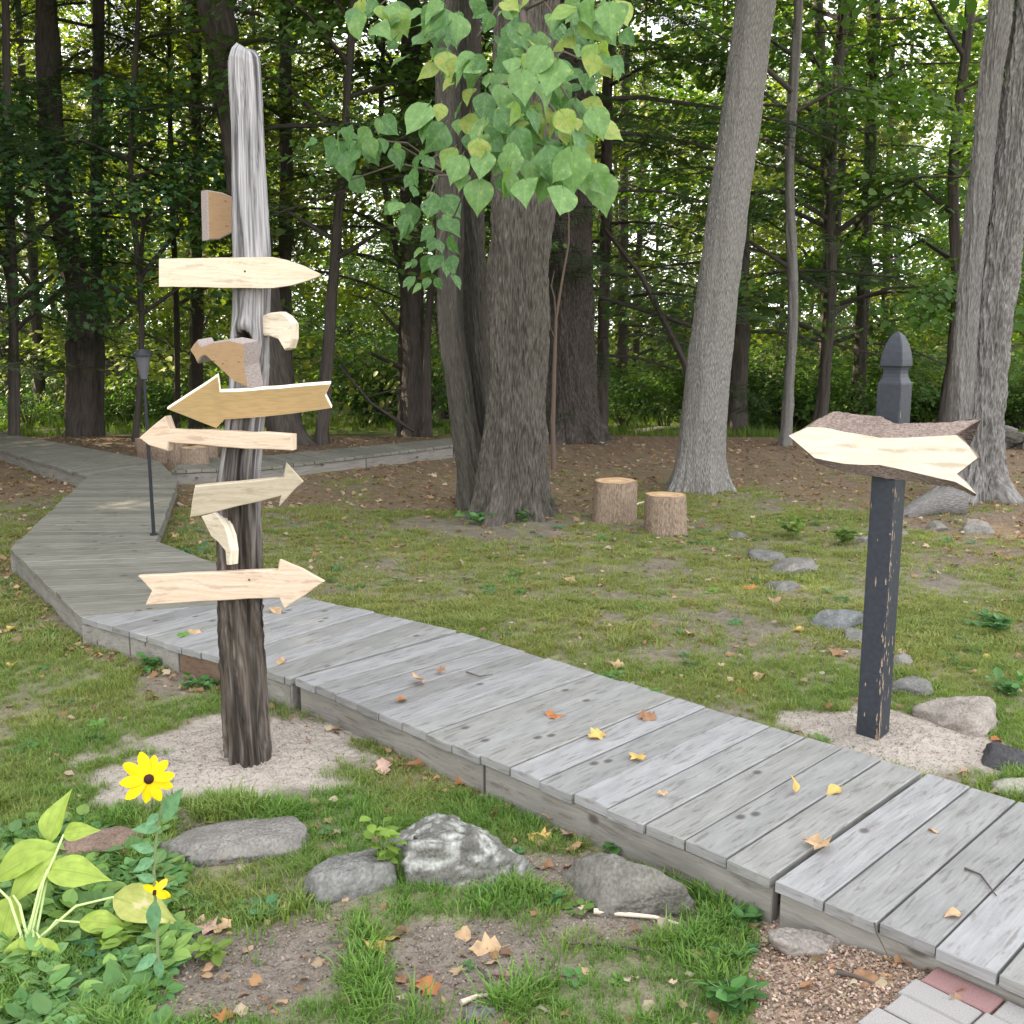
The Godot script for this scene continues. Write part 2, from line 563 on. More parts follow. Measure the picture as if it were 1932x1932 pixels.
# How much of each kind of ground lies at a place: x grass, y sand, z wood chips, w forest litter.
func cover(x: float, z: float) -> Vector4:
	var sand := maxf(blob(x, z, -1.06, -3.7, 0.52, 0.42), blob(x, z, 1.52, -3.86, 0.5, 0.36))
	var chips := blob(x, z, 0.86, -2.25, 0.36, 0.42)
	var bare := maxf(maxf(blob(x, z, -0.66, -2.36, 0.24, 0.3), blob(x, z, -0.13, -2.42, 0.22, 0.2)), maxf(blob(x, z, 0.35, -2.62, 0.25, 0.16), blob(x, z, 0.12, -2.85, 0.3, 0.12)))
	bare = maxf(bare, blob(x, z, -1.55, -4.55, 0.25, 0.16) * 0.8)
	bare = maxf(bare, blob(x, z, 1.15, -5.3, 0.7, 0.5) * 0.55)
	bare = maxf(bare, blob(x, z, -0.1, -8.5, 1.2, 0.5) * 0.7)
	var litter := smoothstep(-8.7, -10.6, z + n_low.get_noise_2d(x * 4.0, z * 4.0) * 2.6 + x * 0.06)
	litter = maxf(litter, smoothstep(2.6, 4.2, x + n_mid.get_noise_2d(x, z) * 1.5) * smoothstep(-6.3, -7.6, z) * 0.9)
	var grass := clampf(0.72 + n_low.get_noise_2d(x * 7.0 + 40.0, z * 7.0) * 0.55 + n_mid.get_noise_2d(x * 3.0, z * 3.0 + 30.0) * 0.65, 0.06, 1.0)
	grass *= (1.0 - sand * 0.97) * (1.0 - chips) * (1.0 - bare * 0.9) * (1.0 - litter * 0.86)
	return Vector4(grass, sand, chips, litter)

func axis(lo: float, hi: float, step: float, out_lo: float, out_hi: float) -> PackedFloat32Array:
	var mid := PackedFloat32Array()
	var n := int((hi - lo) / step)
	for i in n + 1:
		mid.append(lo + (hi - lo) * i / n)
	var s := step
	var e := hi
	while e < out_hi:
		s *= 1.18
		e += s
		mid.append(minf(e, out_hi + s))
	var low := PackedFloat32Array()
	s = step
	e = lo
	while e > out_lo:
		s *= 1.18
		e -= s
		low.append(e)
	low.reverse()
	low.append_array(mid)
	return low

func build_ground() -> void:
	var xs := axis(-5.0, 5.0, 0.045, -260, 260)
	var zs := axis(-12.0, -1.9, 0.045, -420, 120)
	var mb := MB.new()
	var dirt := Color(0.17, 0.14, 0.118)
	var turf := Color(0.19, 0.185, 0.095)
	var sandc := Color(0.36, 0.315, 0.27)
	var chipc := Color(0.32, 0.235, 0.175)
	var litc := Color(0.19, 0.13, 0.085)
	var moss := Color(0.11, 0.12, 0.035)
	for z in zs:
		for x in xs:
			var c := dirt if z > -20.0 else Color(0.1, 0.125, 0.04)
			if absf(x) < 60.0 and z > -80.0:
				var k := cover(x, z)
				var f := n_hi.get_noise_2d(x * 6.0, z * 6.0)
				var f2 := n_hi.get_noise_2d(x * 2.0 + 31.0, z * 2.0)
				c = dirt * (1.0 + f * 0.35)
				c = c.lerp(turf * (1.0 + f * 0.3), clampf(k.x * 1.1, 0.0, 0.85))
				c = c.lerp(litc * (1.0 + f * 0.5), k.w * 0.9)
				c = c.lerp(moss, clampf((f2 - 0.15) * 2.5, 0.0, 0.7) * smoothstep(-8.0, -9.5, z) * smoothstep(-15.0, -11.0, z))
				c = c.lerp(sandc * (1.0 + f * 0.16), k.y * 0.95)
				c = c.lerp(chipc * (1.0 + f * 0.6), k.z)
				c = c.lerp(Color(0.1, 0.125, 0.04) * (1.0 + f * 0.5), smoothstep(-15.5, -18.0, z + f2))
			mb.vert(Vector3(x, ht(x, z) + (n_hi.get_noise_2d(x * 5.0, z * 5.0) * 0.006), z), Vector2(x, z), c)
	var w := xs.size()
	for j in zs.size() - 1:
		for i in w - 1:
			var a := j * w + i
			mb.quad(a, a + w, a + w + 1, a + 1)
	# quad order here faces up for rows that run towards +z
	for i in range(0, mb.ix.size(), 3):
		var t := mb.ix[i + 1]
		mb.ix[i + 1] = mb.ix[i + 2]
		mb.ix[i + 2] = t
	lone("ground", mb.mesh(), M.earth, "", "", "", "structure")

# ------------------------------------------------------------------ boardwalk
func build_walks() -> void:
	var deck_h := 0.15
	for k in walks.size():
		var poly: PackedVector2Array = walks[k][0]
		var dir: Vector2 = walks[k][1].normalized()
		var pitch: float = walks[k][2]
		var across := Vector2(-dir.y, dir.x)
		var root := Node3D.new()
		root.name = numbered("boardwalk")
		add_child(root)
		meta(root, ["near weathered grey boardwalk section beside the paving bricks", "grey boardwalk section in front of the dark painted post", "short grey boardwalk section behind the arrow signpost", "greenish boardwalk section turning away at the left edge of the lawn", "greenish boardwalk section running back past the slim path light", "far boardwalk section leading off to the left into the wood", "far thin boardwalk section leading right behind the log pile"][k], "", "", "structure")
		var lo := INF
		var hi := -INF
		for p in poly:
			lo = minf(lo, p.dot(across)); hi = maxf(hi, p.dot(across))
		var n := maxi(1, roundi((hi - lo) / pitch))
		for i in n:
			var s0 := lo + (hi - lo) * i / n + rf(0.002, 0.004)
			var s1 := lo + (hi - lo) * (i + 1) / n - rf(0.003, 0.006)
			var far := 40.0
			var strip := PackedVector2Array([across * s0 - dir * far, across * s1 - dir * far, across * s1 + dir * far, across * s0 + dir * far])
			for cut: PackedVector2Array in Geometry2D.intersect_polygons(poly, strip):
				var mid := Vector2.ZERO
				for p in cut: mid += p
				mid /= cut.size()
				var loc := PackedVector2Array()
				var l0 := INF
				var l1 := -INF
				for p in cut:
					l0 = minf(l0, (p - mid).dot(dir)); l1 = maxf(l1, (p - mid).dot(dir))
				var e0 := rf(-0.008, 0.006)
				var e1 := rf(-0.008, 0.006)
				for p in cut:
					var q := Vector2((p - mid).dot(dir), -(p - mid).dot(across))
					q.x += (e0 if q.x < 0.0 else e1)
					loc.append(q)
				if l1 - l0 < 0.05: continue
				var lane := rng.randi() % 8
				var us := Vector2(0.9 / maxf(l1 - l0, 0.95), 0.11 / 0.15)
				var uo := Vector2(0.5 + rf(-0.04, 0.04), (lane + 0.5) / 8.0)
				if rng.randf() < 0.5: us.x = -us.x
				var b := Basis(Vector3(dir.x, 0, dir.y), Vector3(-across.x, 0, -across.y), Vector3.UP)
				b = b.rotated(Vector3(dir.x, 0, dir.y), rf(-0.012, 0.012))
				var tf := Transform3D(b, Vector3(mid.x, deck_h + rf(-0.002, 0.0025), mid.y))
				var kind := "deck_%d" % (rng.randi() % 4) if k < 3 else "deck_drab_%d" % (rng.randi() % 4)
				part("plank", slab(loc, tf, 0.036, 0.0035, us, uo).mesh(), M[kind], root)
		# boards that close the sides below the deck, in lengths
		for i in poly.size():
			var p0 := poly[i]
			var p1 := poly[(i + 1) % poly.size()]
			var e := (p1 - p0).normalized()
			if absf(e.dot(dir)) > 0.85 and k < 2: continue
			var inward := Vector2(-e.y, e.x)
			if not Geometry2D.is_point_in_polygon((p0 + p1) / 2.0 + inward * 0.02, poly): inward = -inward
			var len := p0.distance_to(p1)
			var pieces := maxi(1, roundi(len / (1.3 if k != 2 else 0.4)))
			for q in pieces:
				var s0 := p0 + e * (len * q / pieces + 0.006) + inward * 0.016
				var s1 := p0 + e * (len * (q + 1) / pieces - 0.006) + inward * 0.016
				var half := s0.distance_to(s1) / 2.0
				var tf := Transform3D(Basis(Vector3(e.x, 0, e.y), Vector3.UP, -Vector3(inward.x, 0, inward.y)), Vector3((s0.x + s1.x) / 2, 0.03, (s0.y + s1.y) / 2))
				var rect := PackedVector2Array([Vector2(-half, -0.08), Vector2(half, -0.08), Vector2(half, 0.081), Vector2(-half, 0.081)])
				var rust: bool = k == 2 and i == 0 and q == 1
				part("side_board", slab(rect, tf, 0.036, 0.003, Vector2(0.45 / half, 0.6), Vector2(0.5, rf(0.2, 0.8))).mesh(), M["fascia_rust" if rust else "fascia"], root)

# ------------------------------------------------------------------ trees
func rough_trunk(pts: Array, radii: Array, segs: int, step: float, ridge: float, spacing: float, flare := 0.0, roots := 5, sd := 0.0, swell := 0.03) -> MB:
	var curve := Curve3D.new()
	for i in pts.size():
		var t: Vector3 = (pts[mini(i + 1, pts.size() - 1)] - pts[maxi(i - 1, 0)]) * 0.17
		curve.add_point(pts[i], -t, t)
	var total := curve.get_baked_length()
	var rows := int(total / step)
	var lens := [0.0]
	for i in range(1, pts.size()):
		lens.append(lens[-1] + pts[i].distance_to(pts[i - 1]))
	var mb := MB.new()
	for j in rows + 1:
		var s := total * j / rows
		var p := curve.sample_baked(s, true)
		var q: float = s / total * lens[-1]
		var r: float = radii[-1]
		for i in range(1, pts.size()):
			if q <= lens[i]:
				r = lerpf(radii[i - 1], radii[i], (q - lens[i - 1]) / maxf(lens[i] - lens[i - 1], 1e-4))
				break
		for k in segs + 1:
			var a := TAU * (k % segs) / segs
			var ca := cos(a)
			var sa := sin(a)
			var arc := r * 1.0
			var nx := ca * arc / spacing
			var nz := sa * arc / spacing
			var rid := n_ridge.get_noise_3d(nx * 0.9 + sd, s / spacing * 0.13, nz * 0.9) * ridge
			var lump := n_mid.get_noise_3d(ca * 2.0 + sd, s * 1.6, sa * 2.0) * swell * r / 0.1
			var fl := 0.0
			if flare > 0.0:
				var root_k := pow(0.5 + 0.5 * cos(a * roots + sd + n_mid.get_noise_2d(a * 2.0, sd) * 2.0), 2.0)
				fl = flare * 1.4 * exp(-s / 0.17) * root_k + flare * 0.2 * exp(-s / 0.45)
			mb.vert(p + Vector3(ca, 0, sa) * (r + rid + lump + fl), Vector2(float(k) / segs, s * 0.8))
	for j in rows:
		for k in segs:
			var a := j * (segs + 1) + k
			mb.quad(a, a + 1, a + segs + 2, a + segs + 1)
	return mb

func bole(bu: float, bw: float, tu: float, tw: float, extra: float, depth := 0.0) -> Array:
	var b := grounded(bu, bw) if depth == 0.0 else at_depth(bu, bw, depth)
	if depth != 0.0: b.y = ht(b.x, b.z) - 0.1
	var t := at_depth(tu, tw, b.z)
	var dir := (t - b).normalized()
	return [b - Vector3(0, 0.06, 0), b.lerp(t, 0.3) + Vector3(rf(-0.02, 0.02), 0, rf(-0.05, 0.05)), b.lerp(t, 0.65) + Vector3(rf(-0.03, 0.03), 0, rf(-0.05, 0.05)), t, t + dir * extra * 0.5, t + dir * extra]

func px(w: float, z: float) -> float:
	return w * absf(z) / FOC / 2.0

func build_near_trees() -> void:
	# the linden in the middle, three stems from one foot
	var b := grounded(962, 975)
	linden = thing("linden_tree", "broad grey-brown linden with three stems in the middle of the lawn", "tree", b)
	var z := b.z
	var pts := [b - Vector3(0, 0.08, 0), at_depth(968, 880, z), at_depth(975, 700, z), at_depth(985, 400, z), at_depth(992, 100, z), at_depth(1000, -400, z), at_depth(1005, -1000, z)]
	part("trunk", rough_trunk(pts, [px(118, z), px(114, z), px(110, z), px(108, z), px(110, z), px(95, z), px(60, z)], 300, 0.026, 0.021, 0.028, 0.17, 6, 1.0).mesh(), M.bark_linden, linden)
	var s2 := at_depth(897, 955, z - 0.35)
	s2.y = -0.05
	pts = [s2, at_depth(888, 880, s2.z), at_depth(866, 740, s2.z), at_depth(850, 600, s2.z), at_depth(848, 350, s2.z), at_depth(842, 0, s2.z), at_depth(835, -800, s2.z)]
	part("stem", rough_trunk(pts, [px(56, z), px(52, z), px(48, z), px(46, z), px(46, z), px(42, z), px(25, z)], 110, 0.04, 0.01, 0.025, 0.05, 4, 5.0).mesh(), M.bark_linden, linden, "slimmer mossy stem leaning to the left")
	pts = [at_depth(925, 930, z - 0.75), at_depth(915, 820, z - 0.7), at_depth(902, 700, z - 0.7), at_depth(893, 500, z - 0.7), at_depth(886, 300, z - 0.7), at_depth(880, -700, z - 0.7)]
	pts[0].y = -0.1
	part("stem", rough_trunk(pts, [px(60, z), px(54, z), px(50, z), px(48, z), px(46, z), px(28, z)], 110, 0.04, 0.014, 0.028, 0.04, 4, 8.0).mesh(), M.bark_linden, linden)
	crown_of_leaves(linden, Vector3(0.0, 9.0, z + 0.2), Vector3(3.2, 2.6, 3.0), 130, Color(0.09, 0.155, 0.045), 1.3)

	# leaning ash-grey tree
	b = grounded(1316, 925)
	var at := thing("ash_tree", "pale grey smooth-barked tree leaning right behind the stumps", "tree", b)
	z = b.z
	pts = [b - Vector3(0, 0.08, 0), at_depth(1322, 850, z), at_depth(1336, 700, z), at_depth(1370, 420, z), at_depth(1400, 200, z), at_depth(1426, 0, z), at_depth(1490, -500, z), at_depth(1540, -1100, z)]
	part("trunk", rough_trunk(pts, [px(95, z), px(82, z), px(78, z), px(72, z), px(68, z), px(66, z), px(58, z), px(36, z)], 240, 0.026, 0.008, 0.016, 0.14, 5, 12.0, 0.012).mesh(), M.bark_ash, at)
	crown_of_leaves(at, at_depth(1530, -1150, z), Vector3(3.0, 2.2, 2.8), 110, Color(0.09, 0.155, 0.045), 1.3)

	# furrowed twin tree at the right edge
	b = grounded(1835, 938)
	var rt := thing("furrowed_tree", "deeply furrowed twin-stemmed grey tree at the right edge", "tree", b)
	z = b.z
	pts = [b - Vector3(0, 0.08, 0), at_depth(1846, 860, z), at_depth(1862, 700, z), at_depth(1889, 480, z), at_depth(1922, 260, z), at_depth(1958, 0, z), at_depth(2030, -600, z)]
	part("trunk", rough_trunk(pts, [px(84, z), px(70, z), px(60, z), px(60, z), px(62, z), px(66, z), px(50, z)], 240, 0.026, 0.036, 0.04, 0.26, 5, 21.0, 0.03).mesh(), M.bark_furrowed, rt)
	pts = [at_depth(1816, 900, z + 0.05), at_depth(1813, 800, z + 0.05), at_depth(1824, 600, z + 0.05), at_depth(1849, 350, z + 0.05), at_depth(1870, 150, z + 0.05), at_depth(1888, 0, z + 0.05), at_depth(1930, -500, z - 0.3)]
	part("stem", rough_trunk(pts, [px(48, z), px(40, z), px(36, z), px(35, z), px(35, z), px(35, z), px(26, z)], 140, 0.03, 0.016, 0.035, 0.05, 4, 28.0).mesh(), M.bark_furrowed, rt)
	var rb := MB.new()
	tube(rb, [spot(1810, 945, 0.1), spot(1760, 950, 0.08), spot(1725, 965, 0.03), spot(1690, 985, -0.05)], [0.16, 0.12, 0.09, 0.04], 10)
	part("surface_root", rb.mesh(), M.bark_furrowed, rt)
	crown_of_leaves(rt, at_depth(2010, -700, z), Vector3(3.0, 2.2, 2.8), 110, Color(0.09, 0.155, 0.045), 1.3)

	# tall hemlock just behind the linden
	b = grounded(1083, 832)
	var ht_ := thing("old_hemlock", "thick reddish-grey conifer trunk standing just behind the linden", "tree", b)
	z = b.z
	pts = [b - Vector3(0, 0.1, 0), at_depth(1078, 760, z), at_depth(1074, 600, z), at_depth(1074, 300, z), at_depth(1078, 0, z), at_depth(1080, -800, z)]
	part("trunk", rough_trunk(pts, [px(100, z), px(88, z), px(82, z), px(74, z), px(68, z), px(40, z)], 160, 0.05, 0.034, 0.045, 0.3, 5, 33.0).mesh(), M.bark_hemlock, ht_)
	hemlock_limbs(ht_, pts[3], 13.0, 3.5, 4.2, 60, Color(0.055, 0.09, 0.038))

# ---- foliage sprays (one twig each), made once
var sprays := {}

func make_sprays() -> void:
	for k in 3:   # flat hemlock twig, along +x
		var mb := MB.new()
		var up := Vector3.UP
		for i in 26:
			var u := 0.04 + 0.96 * i / 26.0
			var base := Vector3(u, -0.16 * u * u + rf(-0.01, 0.01), rf(-0.01, 0.01))
			var side := 1.0 if i % 2 == 0 else -1.0
			var l := 0.42 * (1.0 - 0.72 * u) * rf(0.75, 1.2)
			var d := Vector3(rf(0.5, 0.8), rf(-0.22, 0.05), side).normalized()
			var m := int(l / 0.03) + 1
			for q in m:
				var p := base + d * l * (q + 0.5) / m
				for s in [-1.0, 1.0]:
					var nd: Vector3 = (d * 0.6 + Vector3(0.7, rf(-0.15, 0.15), 0).cross(up) * s * -1.0 + Vector3(0.5, 0, 0)).normalized()
					var wv: Vector3 = nd.cross(up).normalized() * 0.008
					var tip: Vector3 = p + nd * rf(0.035, 0.055)
					mb.flat_quad(p - wv * 0.4, p + nd * 0.02 - wv, tip, p + nd * 0.02 + wv)
		sprays["hemlock_%d" % k] = mb.mesh()
	for k in 4:   # leafy twig: lobed leaves in a loose layer
		var mb := MB.new()
		for i in 30:
			var u := rf(0.1, 1.0)
			var w := rf(-0.5, 0.5) * (1.1 - 0.5 * u)
			var p := Vector3(u, -0.15 * u * u + rf(-0.11, 0.11), w)
			var yaw := atan2(-w, 0.6) + rf(-1.0, 1.0)
			var tf := Transform3D(Basis.from_euler(Vector3(rf(-0.6, 0.6), yaw, rf(-0.7, 0.25))), p)
			lobed_leaf(mb, tf, rf(0.075, 0.135), k)
		sprays["leafy_%d" % k] = mb.mesh()

func lobed_leaf(mb: MB, tf: Transform3D, s: float, kind: int) -> void:
	var out: Array = [Vector2(0, 0), Vector2(0.05, 0.38), Vector2(0.32, 0.28), Vector2(0.5, 0.5), Vector2(0.62, 0.22), Vector2(1.0, 0.0)] if kind % 2 == 0 else [Vector2(0, 0), Vector2(0.12, 0.24), Vector2(0.4, 0.36), Vector2(0.72, 0.24), Vector2(1.0, 0.0)]
	var fold := rf(0.05, 0.2)
	var bend := rf(0.0, 0.2)
	for side in [1.0, -1.0]:
		var mid := mb.vert(tf * (Vector3(0.0, 0, 0) * s))
		var end := mb.vert(tf * (Vector3(1.0, -bend, 0) * s))
		var core := mb.vert(tf * (Vector3(0.45, -bend * 0.2, 0) * s))
		var prev := mid
		for i in range(1, out.size()):
			var o: Vector2 = out[i]
			var k: int = end if i == out.size() - 1 else mb.vert(tf * (Vector3(o.x, -bend * o.x * o.x + absf(o.y) * fold, o.y * side) * s))
			if side > 0: mb.tri(core, prev, k)
			else: mb.tri(core, k, prev)
			prev = k

func along(d: Vector3, at: Vector3, size: float, roll := 0.0) -> Transform3D:
	var x := d.normalized()
	var z := x.cross(Vector3.UP)
	z = z.normalized() if z.length() > 0.05 else Vector3.FORWARD
	var y := z.cross(x)
	return Transform3D(Basis(x, y, z).rotated(x, roll).scaled(Vector3.ONE * size), at)

func crown_of_leaves(tree: Node3D, mid: Vector3, r: Vector3, n: int, col: Color, size: float) -> void:
	var sets := [[], []]
	var tints := [[], []]
	for i in n:
		var d := Vector3(rf(-1, 1), rf(-1, 1), rf(-1, 1))
		if d.length() > 1.0: d = d.normalized() * rf(0.6, 1.0)
		var k := i % 2
		sets[k].append(along(Vector3(d.x, rf(-0.5, 0.25), d.z) + Vector3(0.01, 0, 0), mid + d * r, size * rf(0.8, 1.4), rf(-0.6, 0.6)))
		tints[k].append(tint(col, 0.3))
	for k in 2:
		meta(many("crown", sprays["leafy_%d" % (k * 2 + rng.randi() % 2)], M.foliage, sets[k], tints[k], tree), "", "", "", "stuff")

# Conifer limbs from a trunk: tiers of drooping boughs that carry flat sprays.
func hemlock_limbs(tree: Node3D, foot: Vector3, top: float, low: float, reach: float, tiers: int, col: Color, bare := 0.0) -> void:
	var mb := MB.new()
	var sets := [[], [], []]
	var tints := [[], [], []]
	for i in tiers:
		var u := float(i) / tiers
		var y := lerpf(low, top, u)
		var l := reach * (1.0 - u * 0.75) * rf(0.55, 1.1)
		var a := i * 2.4 + rf(-0.5, 0.5)
		var d := Vector3(cos(a), rf(-0.08, 0.22), sin(a))
		var p0 := Vector3(foot.x, y, foot.z)
		var pts := []
		var rad := []
		for q in 5:
			var t := q / 4.0
			pts.append(p0 + d * l * t + Vector3(0, -0.28 * l * t * t, 0) + Vector3(rf(-0.06, 0.06), rf(-0.05, 0.05), rf(-0.06, 0.06)) * l * 0.5 * t)
			rad.append(lerpf(0.028, 0.006, t) * (0.6 + l * 0.2))
		tube(mb, pts, rad, 5, 1.0, false)
		if rng.randf() < bare:
			for q in 6:
				var t := rf(0.3, 1.0)
				var b: Vector3 = p0 + d * l * t + Vector3(0, -0.28 * l * t * t, 0)
				var e := b + Vector3(d.x + rf(-0.8, 0.8), rf(-0.4, 0.4), d.z + rf(-0.8, 0.8)).normalized() * rf(0.3, 0.8)
				tube(mb, [b, b.lerp(e, 0.5) + Vector3(0, rf(-0.06, 0.06), 0), e], [0.008, 0.005, 0.003], 3, 1.0, false)
			continue
		var m := int(l * 4.2) + 2
		for q in m:
			var t := 0.22 + 0.8 * (q + rf(0, 1)) / m
			var p: Vector3 = p0 + d * l * t + Vector3(0, -0.28 * l * t * t + rf(-0.06, 0.06), 0)
			var sd := 1.0 if q % 2 == 0 else -1.0
			var cross := Vector3(-d.z, 0, d.x) * sd * rf(0.5, 1.3)
			var k := rng.randi() % 3
			sets[k].append(along(d + cross + Vector3(0, rf(-0.55, -0.1), 0), p, rf(0.65, 1.15), rf(-0.35, 0.35)))
			tints[k].append(tint(col, 0.3))
	meta(part("boughs", mb.mesh(), M.bark_dark, tree), "", "", "", "stuff")
	for k in 3:
		if sets[k].size():
			meta(many("crown", sprays["hemlock_%d" % k], M.needles, sets[k], tints[k], tree), "", "", "", "stuff")

# Broadleaf limbs: forking branches with leafy sprays in layers.
func leafy_limbs(tree: Node3D, path: Array, low: float, top: float, reach: float, limbs: int, per: int, col: Color, size := 1.0, wood := "bark_dark") -> void:
	var mb := MB.new()
	var sets := [[], [], [], []]
	var tints := [[], [], [], []]
	for i in limbs:
		var u := (i + rf(0, 1)) / limbs
		var y := lerpf(low, top, u)
		var p0 := trunk_at(path, y)
		var a := i * 2.4 + rf(-0.6, 0.6)
		var l := reach * rf(0.55, 1.1) * (1.0 - 0.45 * u)
		var d := Vector3(cos(a), rf(0.05, 0.6), sin(a)).normalized()
		var ends := p0 + d * l
		var knee := p0.lerp(ends, 0.5) + Vector3(0, rf(0.0, 0.15) * l, 0)
		tube(mb, [p0, knee, ends + Vector3(0, -0.06 * l, 0)], [0.02 + 0.012 * l, 0.012 + 0.006 * l, 0.005], 5, 1.0, false)
		for q in per:
			var t := sqrt(rng.randf()) * 0.85 + 0.2
			var p := p0.lerp(ends, t) + Vector3(rf(-1, 1), rf(-0.45, 0.45), rf(-1, 1)) * l * 0.3
			var k := rng.randi() % 4
			sets[k].append(along(Vector3(d.x + rf(-0.9, 0.9), rf(-0.35, 0.2), d.z + rf(-0.9, 0.9)), p, size * rf(0.75, 1.3), rf(-0.4, 0.4)))
			tints[k].append(tint(col, 0.28))
	meta(part("branches", mb.mesh(), M[wood], tree), "", "", "", "stuff")
	for k in 4:
		if sets[k].size():
			meta(many("crown", sprays["leafy_%d" % k], M.foliage, sets[k], tints[k], tree), "", "", "", "stuff")

func trunk_at(path: Array, y: float) -> Vector3:
	for i in range(1, path.size()):
		if path[i].y >= y:
			return path[i - 1].lerp(path[i], clampf((y - path[i - 1].y) / maxf(path[i].y - path[i - 1].y, 0.01), 0.0, 1.0))
	return path[-1]

# ------------------------------------------------------------------ the wood
func wood_tree(called: String, label: String, bu: float, bw: float, tu: float, w0: float, w1: float, depth: float, bark: String, extra := 8.0, sway := 0.0) -> Array:
	var path := bole(bu, bw, tu, 0.0, extra, depth)
	if sway != 0.0:
		path[1].x += sway
		path[2].x -= sway * 0.6
	var z: float = path[0].z
	var t := thing(called, label, "tree", path[0])
	w0 *= 0.82
	w1 *= 0.85
	var r := [px(w0 * 1.12, z), px(w0, z), px((w0 + w1) / 2, z), px(w1, z), px(w1 * 0.75, z), px(w1 * 0.4, z)]
	part("trunk", rough_trunk(path, r, 28, 0.16, r[1] * 0.1, 0.06, r[0] * 0.6, 5, bu * 0.1, 0.05).mesh(), M[bark], t)
	return [t, path]

func build_wood() -> void:
	var dk := Color(0.055, 0.09, 0.038)
	var sh := Color(0.105, 0.18, 0.05)       # maple leaves
	var yl := Color(0.21, 0.24, 0.05)        # yellowing leaves, lightened in the colour to look sunlit
	var e: Array
	e = wood_tree("hemlock", "dark conifer with a leaning trunk at the far left of the wood", 155, 822, 85, 52, 40, 0.0, "bark_dark", 9.0, 0.1)
	hemlock_limbs(e[0], e[1][2], 14.0, 2.6, 3.4, 32, dk, 0.25)
	hemlock_limbs(e[0], e[1][3], 17.0, 7.0, 4.6, 60, dk)  # upper crown out of view, placed to keep sun off the lawn
	e = wood_tree("hemlock", "slim dark conifer close beside the leaning one at far left", 182, 820, 187, 25, 20, -16.6, "bark_dark")
	hemlock_limbs(e[0], e[1][2], 13.0, 3.4, 2.6, 28, dk, 0.4)
	hemlock_limbs(e[0], e[1][3], 17.0, 7.0, 4.6, 60, dk)  # second crown above the view, there to shade the lawn
	e = wood_tree("hemlock", "thick dark leaning trunk directly behind the arrow signpost", 548, 838, 403, 66, 64, 0.0, "bark_dark", 9.0)
	hemlock_limbs(e[0], e[1][3], 15.0, 4.2, 4.0, 32, dk, 0.25)
	hemlock_limbs(e[0], e[1][3], 17.0, 7.0, 4.6, 60, dk)  # dense top out of view, blocks sun from the clearing
	e = wood_tree("hemlock", "slender dark trunk rising just right of the signpost's top", 541, 826, 536, 27, 22, -16.8, "bark_dark")
	hemlock_limbs(e[0], e[1][2], 13.0, 2.6, 2.6, 36, dk, 0.5)
	hemlock_limbs(e[0], e[1][3], 17.0, 7.0, 4.6, 60, dk)  # upper crown out of view, for shade on the clearing
	e = wood_tree("hemlock", "dark straight trunk left of the linden's stems", 785, 822, 772, 44, 38, 0.0, "bark_dark")
	hemlock_limbs(e[0], e[1][2], 14.0, 2.8, 3.6, 36, dk, 0.2)
	e = wood_tree("hemlock", "dark conifer with low drooping boughs right of the linden", 1135, 812, 1150, 24, 20, -17.5, "bark_dark")
	hemlock_limbs(e[0], e[1][2], 13.0, 1.2, 3.6, 44, dk, 0.2)
	e = wood_tree("hemlock", "dark conifer half hidden behind the leaning grey tree", 1392, 800, 1405, 36, 28, -18.5, "bark_dark")
	hemlock_limbs(e[0], e[1][2], 14.0, 1.6, 3.8, 42, dk, 0.15)
	e = wood_tree("hemlock", "dark brown conifer trunk behind the painted post", 1618, 790, 1650, 24, 20, -20.0, "bark_hemlock")
	hemlock_limbs(e[0], e[1][2], 13.0, 1.4, 3.2, 42, dk, 0.15)
	# broadleaved trees of the edge
	e = wood_tree("maple", "slim pale grey trunk between the leaning tree and the painted post", 1480, 840, 1507, 21, 19, 0.0, "bark_ash", 6.0, 0.05)
	leafy_limbs(e[0], e[1], 4.0, 9.0, 2.4, 9, 12, sh)
	e = wood_tree("maple", "forking dark maple above the painted post", 1545, 800, 1592, 24, 20, -18.0, "bark_dark", 6.0, 0.08)
	leafy_limbs(e[0], e[1], 1.8, 9.0, 3.2, 18, 16, sh)
	e = wood_tree("maple", "slim maple left of the furrowed tree", 1775, 800, 1832, 21, 17, -17.0, "bark_dark", 6.0, 0.1)
	leafy_limbs(e[0], e[1], 1.4, 9.0, 2.8, 16, 15, sh)
	e = wood_tree("maple", "young maple with layered leaves coloured blue-green for shade at the left edge", 20, 790, 10, 20, 14, -14.5, "bark_dark", 5.0)
	leafy_limbs(e[0], e[1], 1.4, 4.6, 2.5, 13, 13, Color(0.075, 0.15, 0.06), 0.8)  # shade is put into this darker, bluer leaf colour
	e = wood_tree("maple", "young shade-coloured maple left of the signpost with low leafy layers", 250, 800, 262, 12, 8, -15.0, "bark_dark", 3.0, 0.1)
	leafy_limbs(e[0], e[1], 1.6, 4.8, 2.3, 13, 13, Color(0.075, 0.15, 0.06), 0.8)  # same leaf colour, darkened and blued as if in shade
	e = wood_tree("maple", "bent young dark trunk between signpost and linden", 606, 838, 668, 24, 13, 0.0, "bark_dark", 3.0)
	leafy_limbs(e[0], e[1], 2.2, 6.5, 2.4, 9, 13, sh)
	e = wood_tree("maple", "thin curved sapling left of the dark straight trunk", 752, 800, 725, 12, 8, -17.0, "bark_dark", 3.0, 0.18)
	leafy_limbs(e[0], e[1], 2.4, 6.5, 2.0, 8, 12, yl)
	e = wood_tree("maple", "thin leaning sapling against the dark straight trunk", 806, 824, 860, 15, 8, 0.0, "bark_dark", 3.0, -0.1)
	leafy_limbs(e[0], e[1], 3.0, 6.5, 1.8, 7, 12, sh)
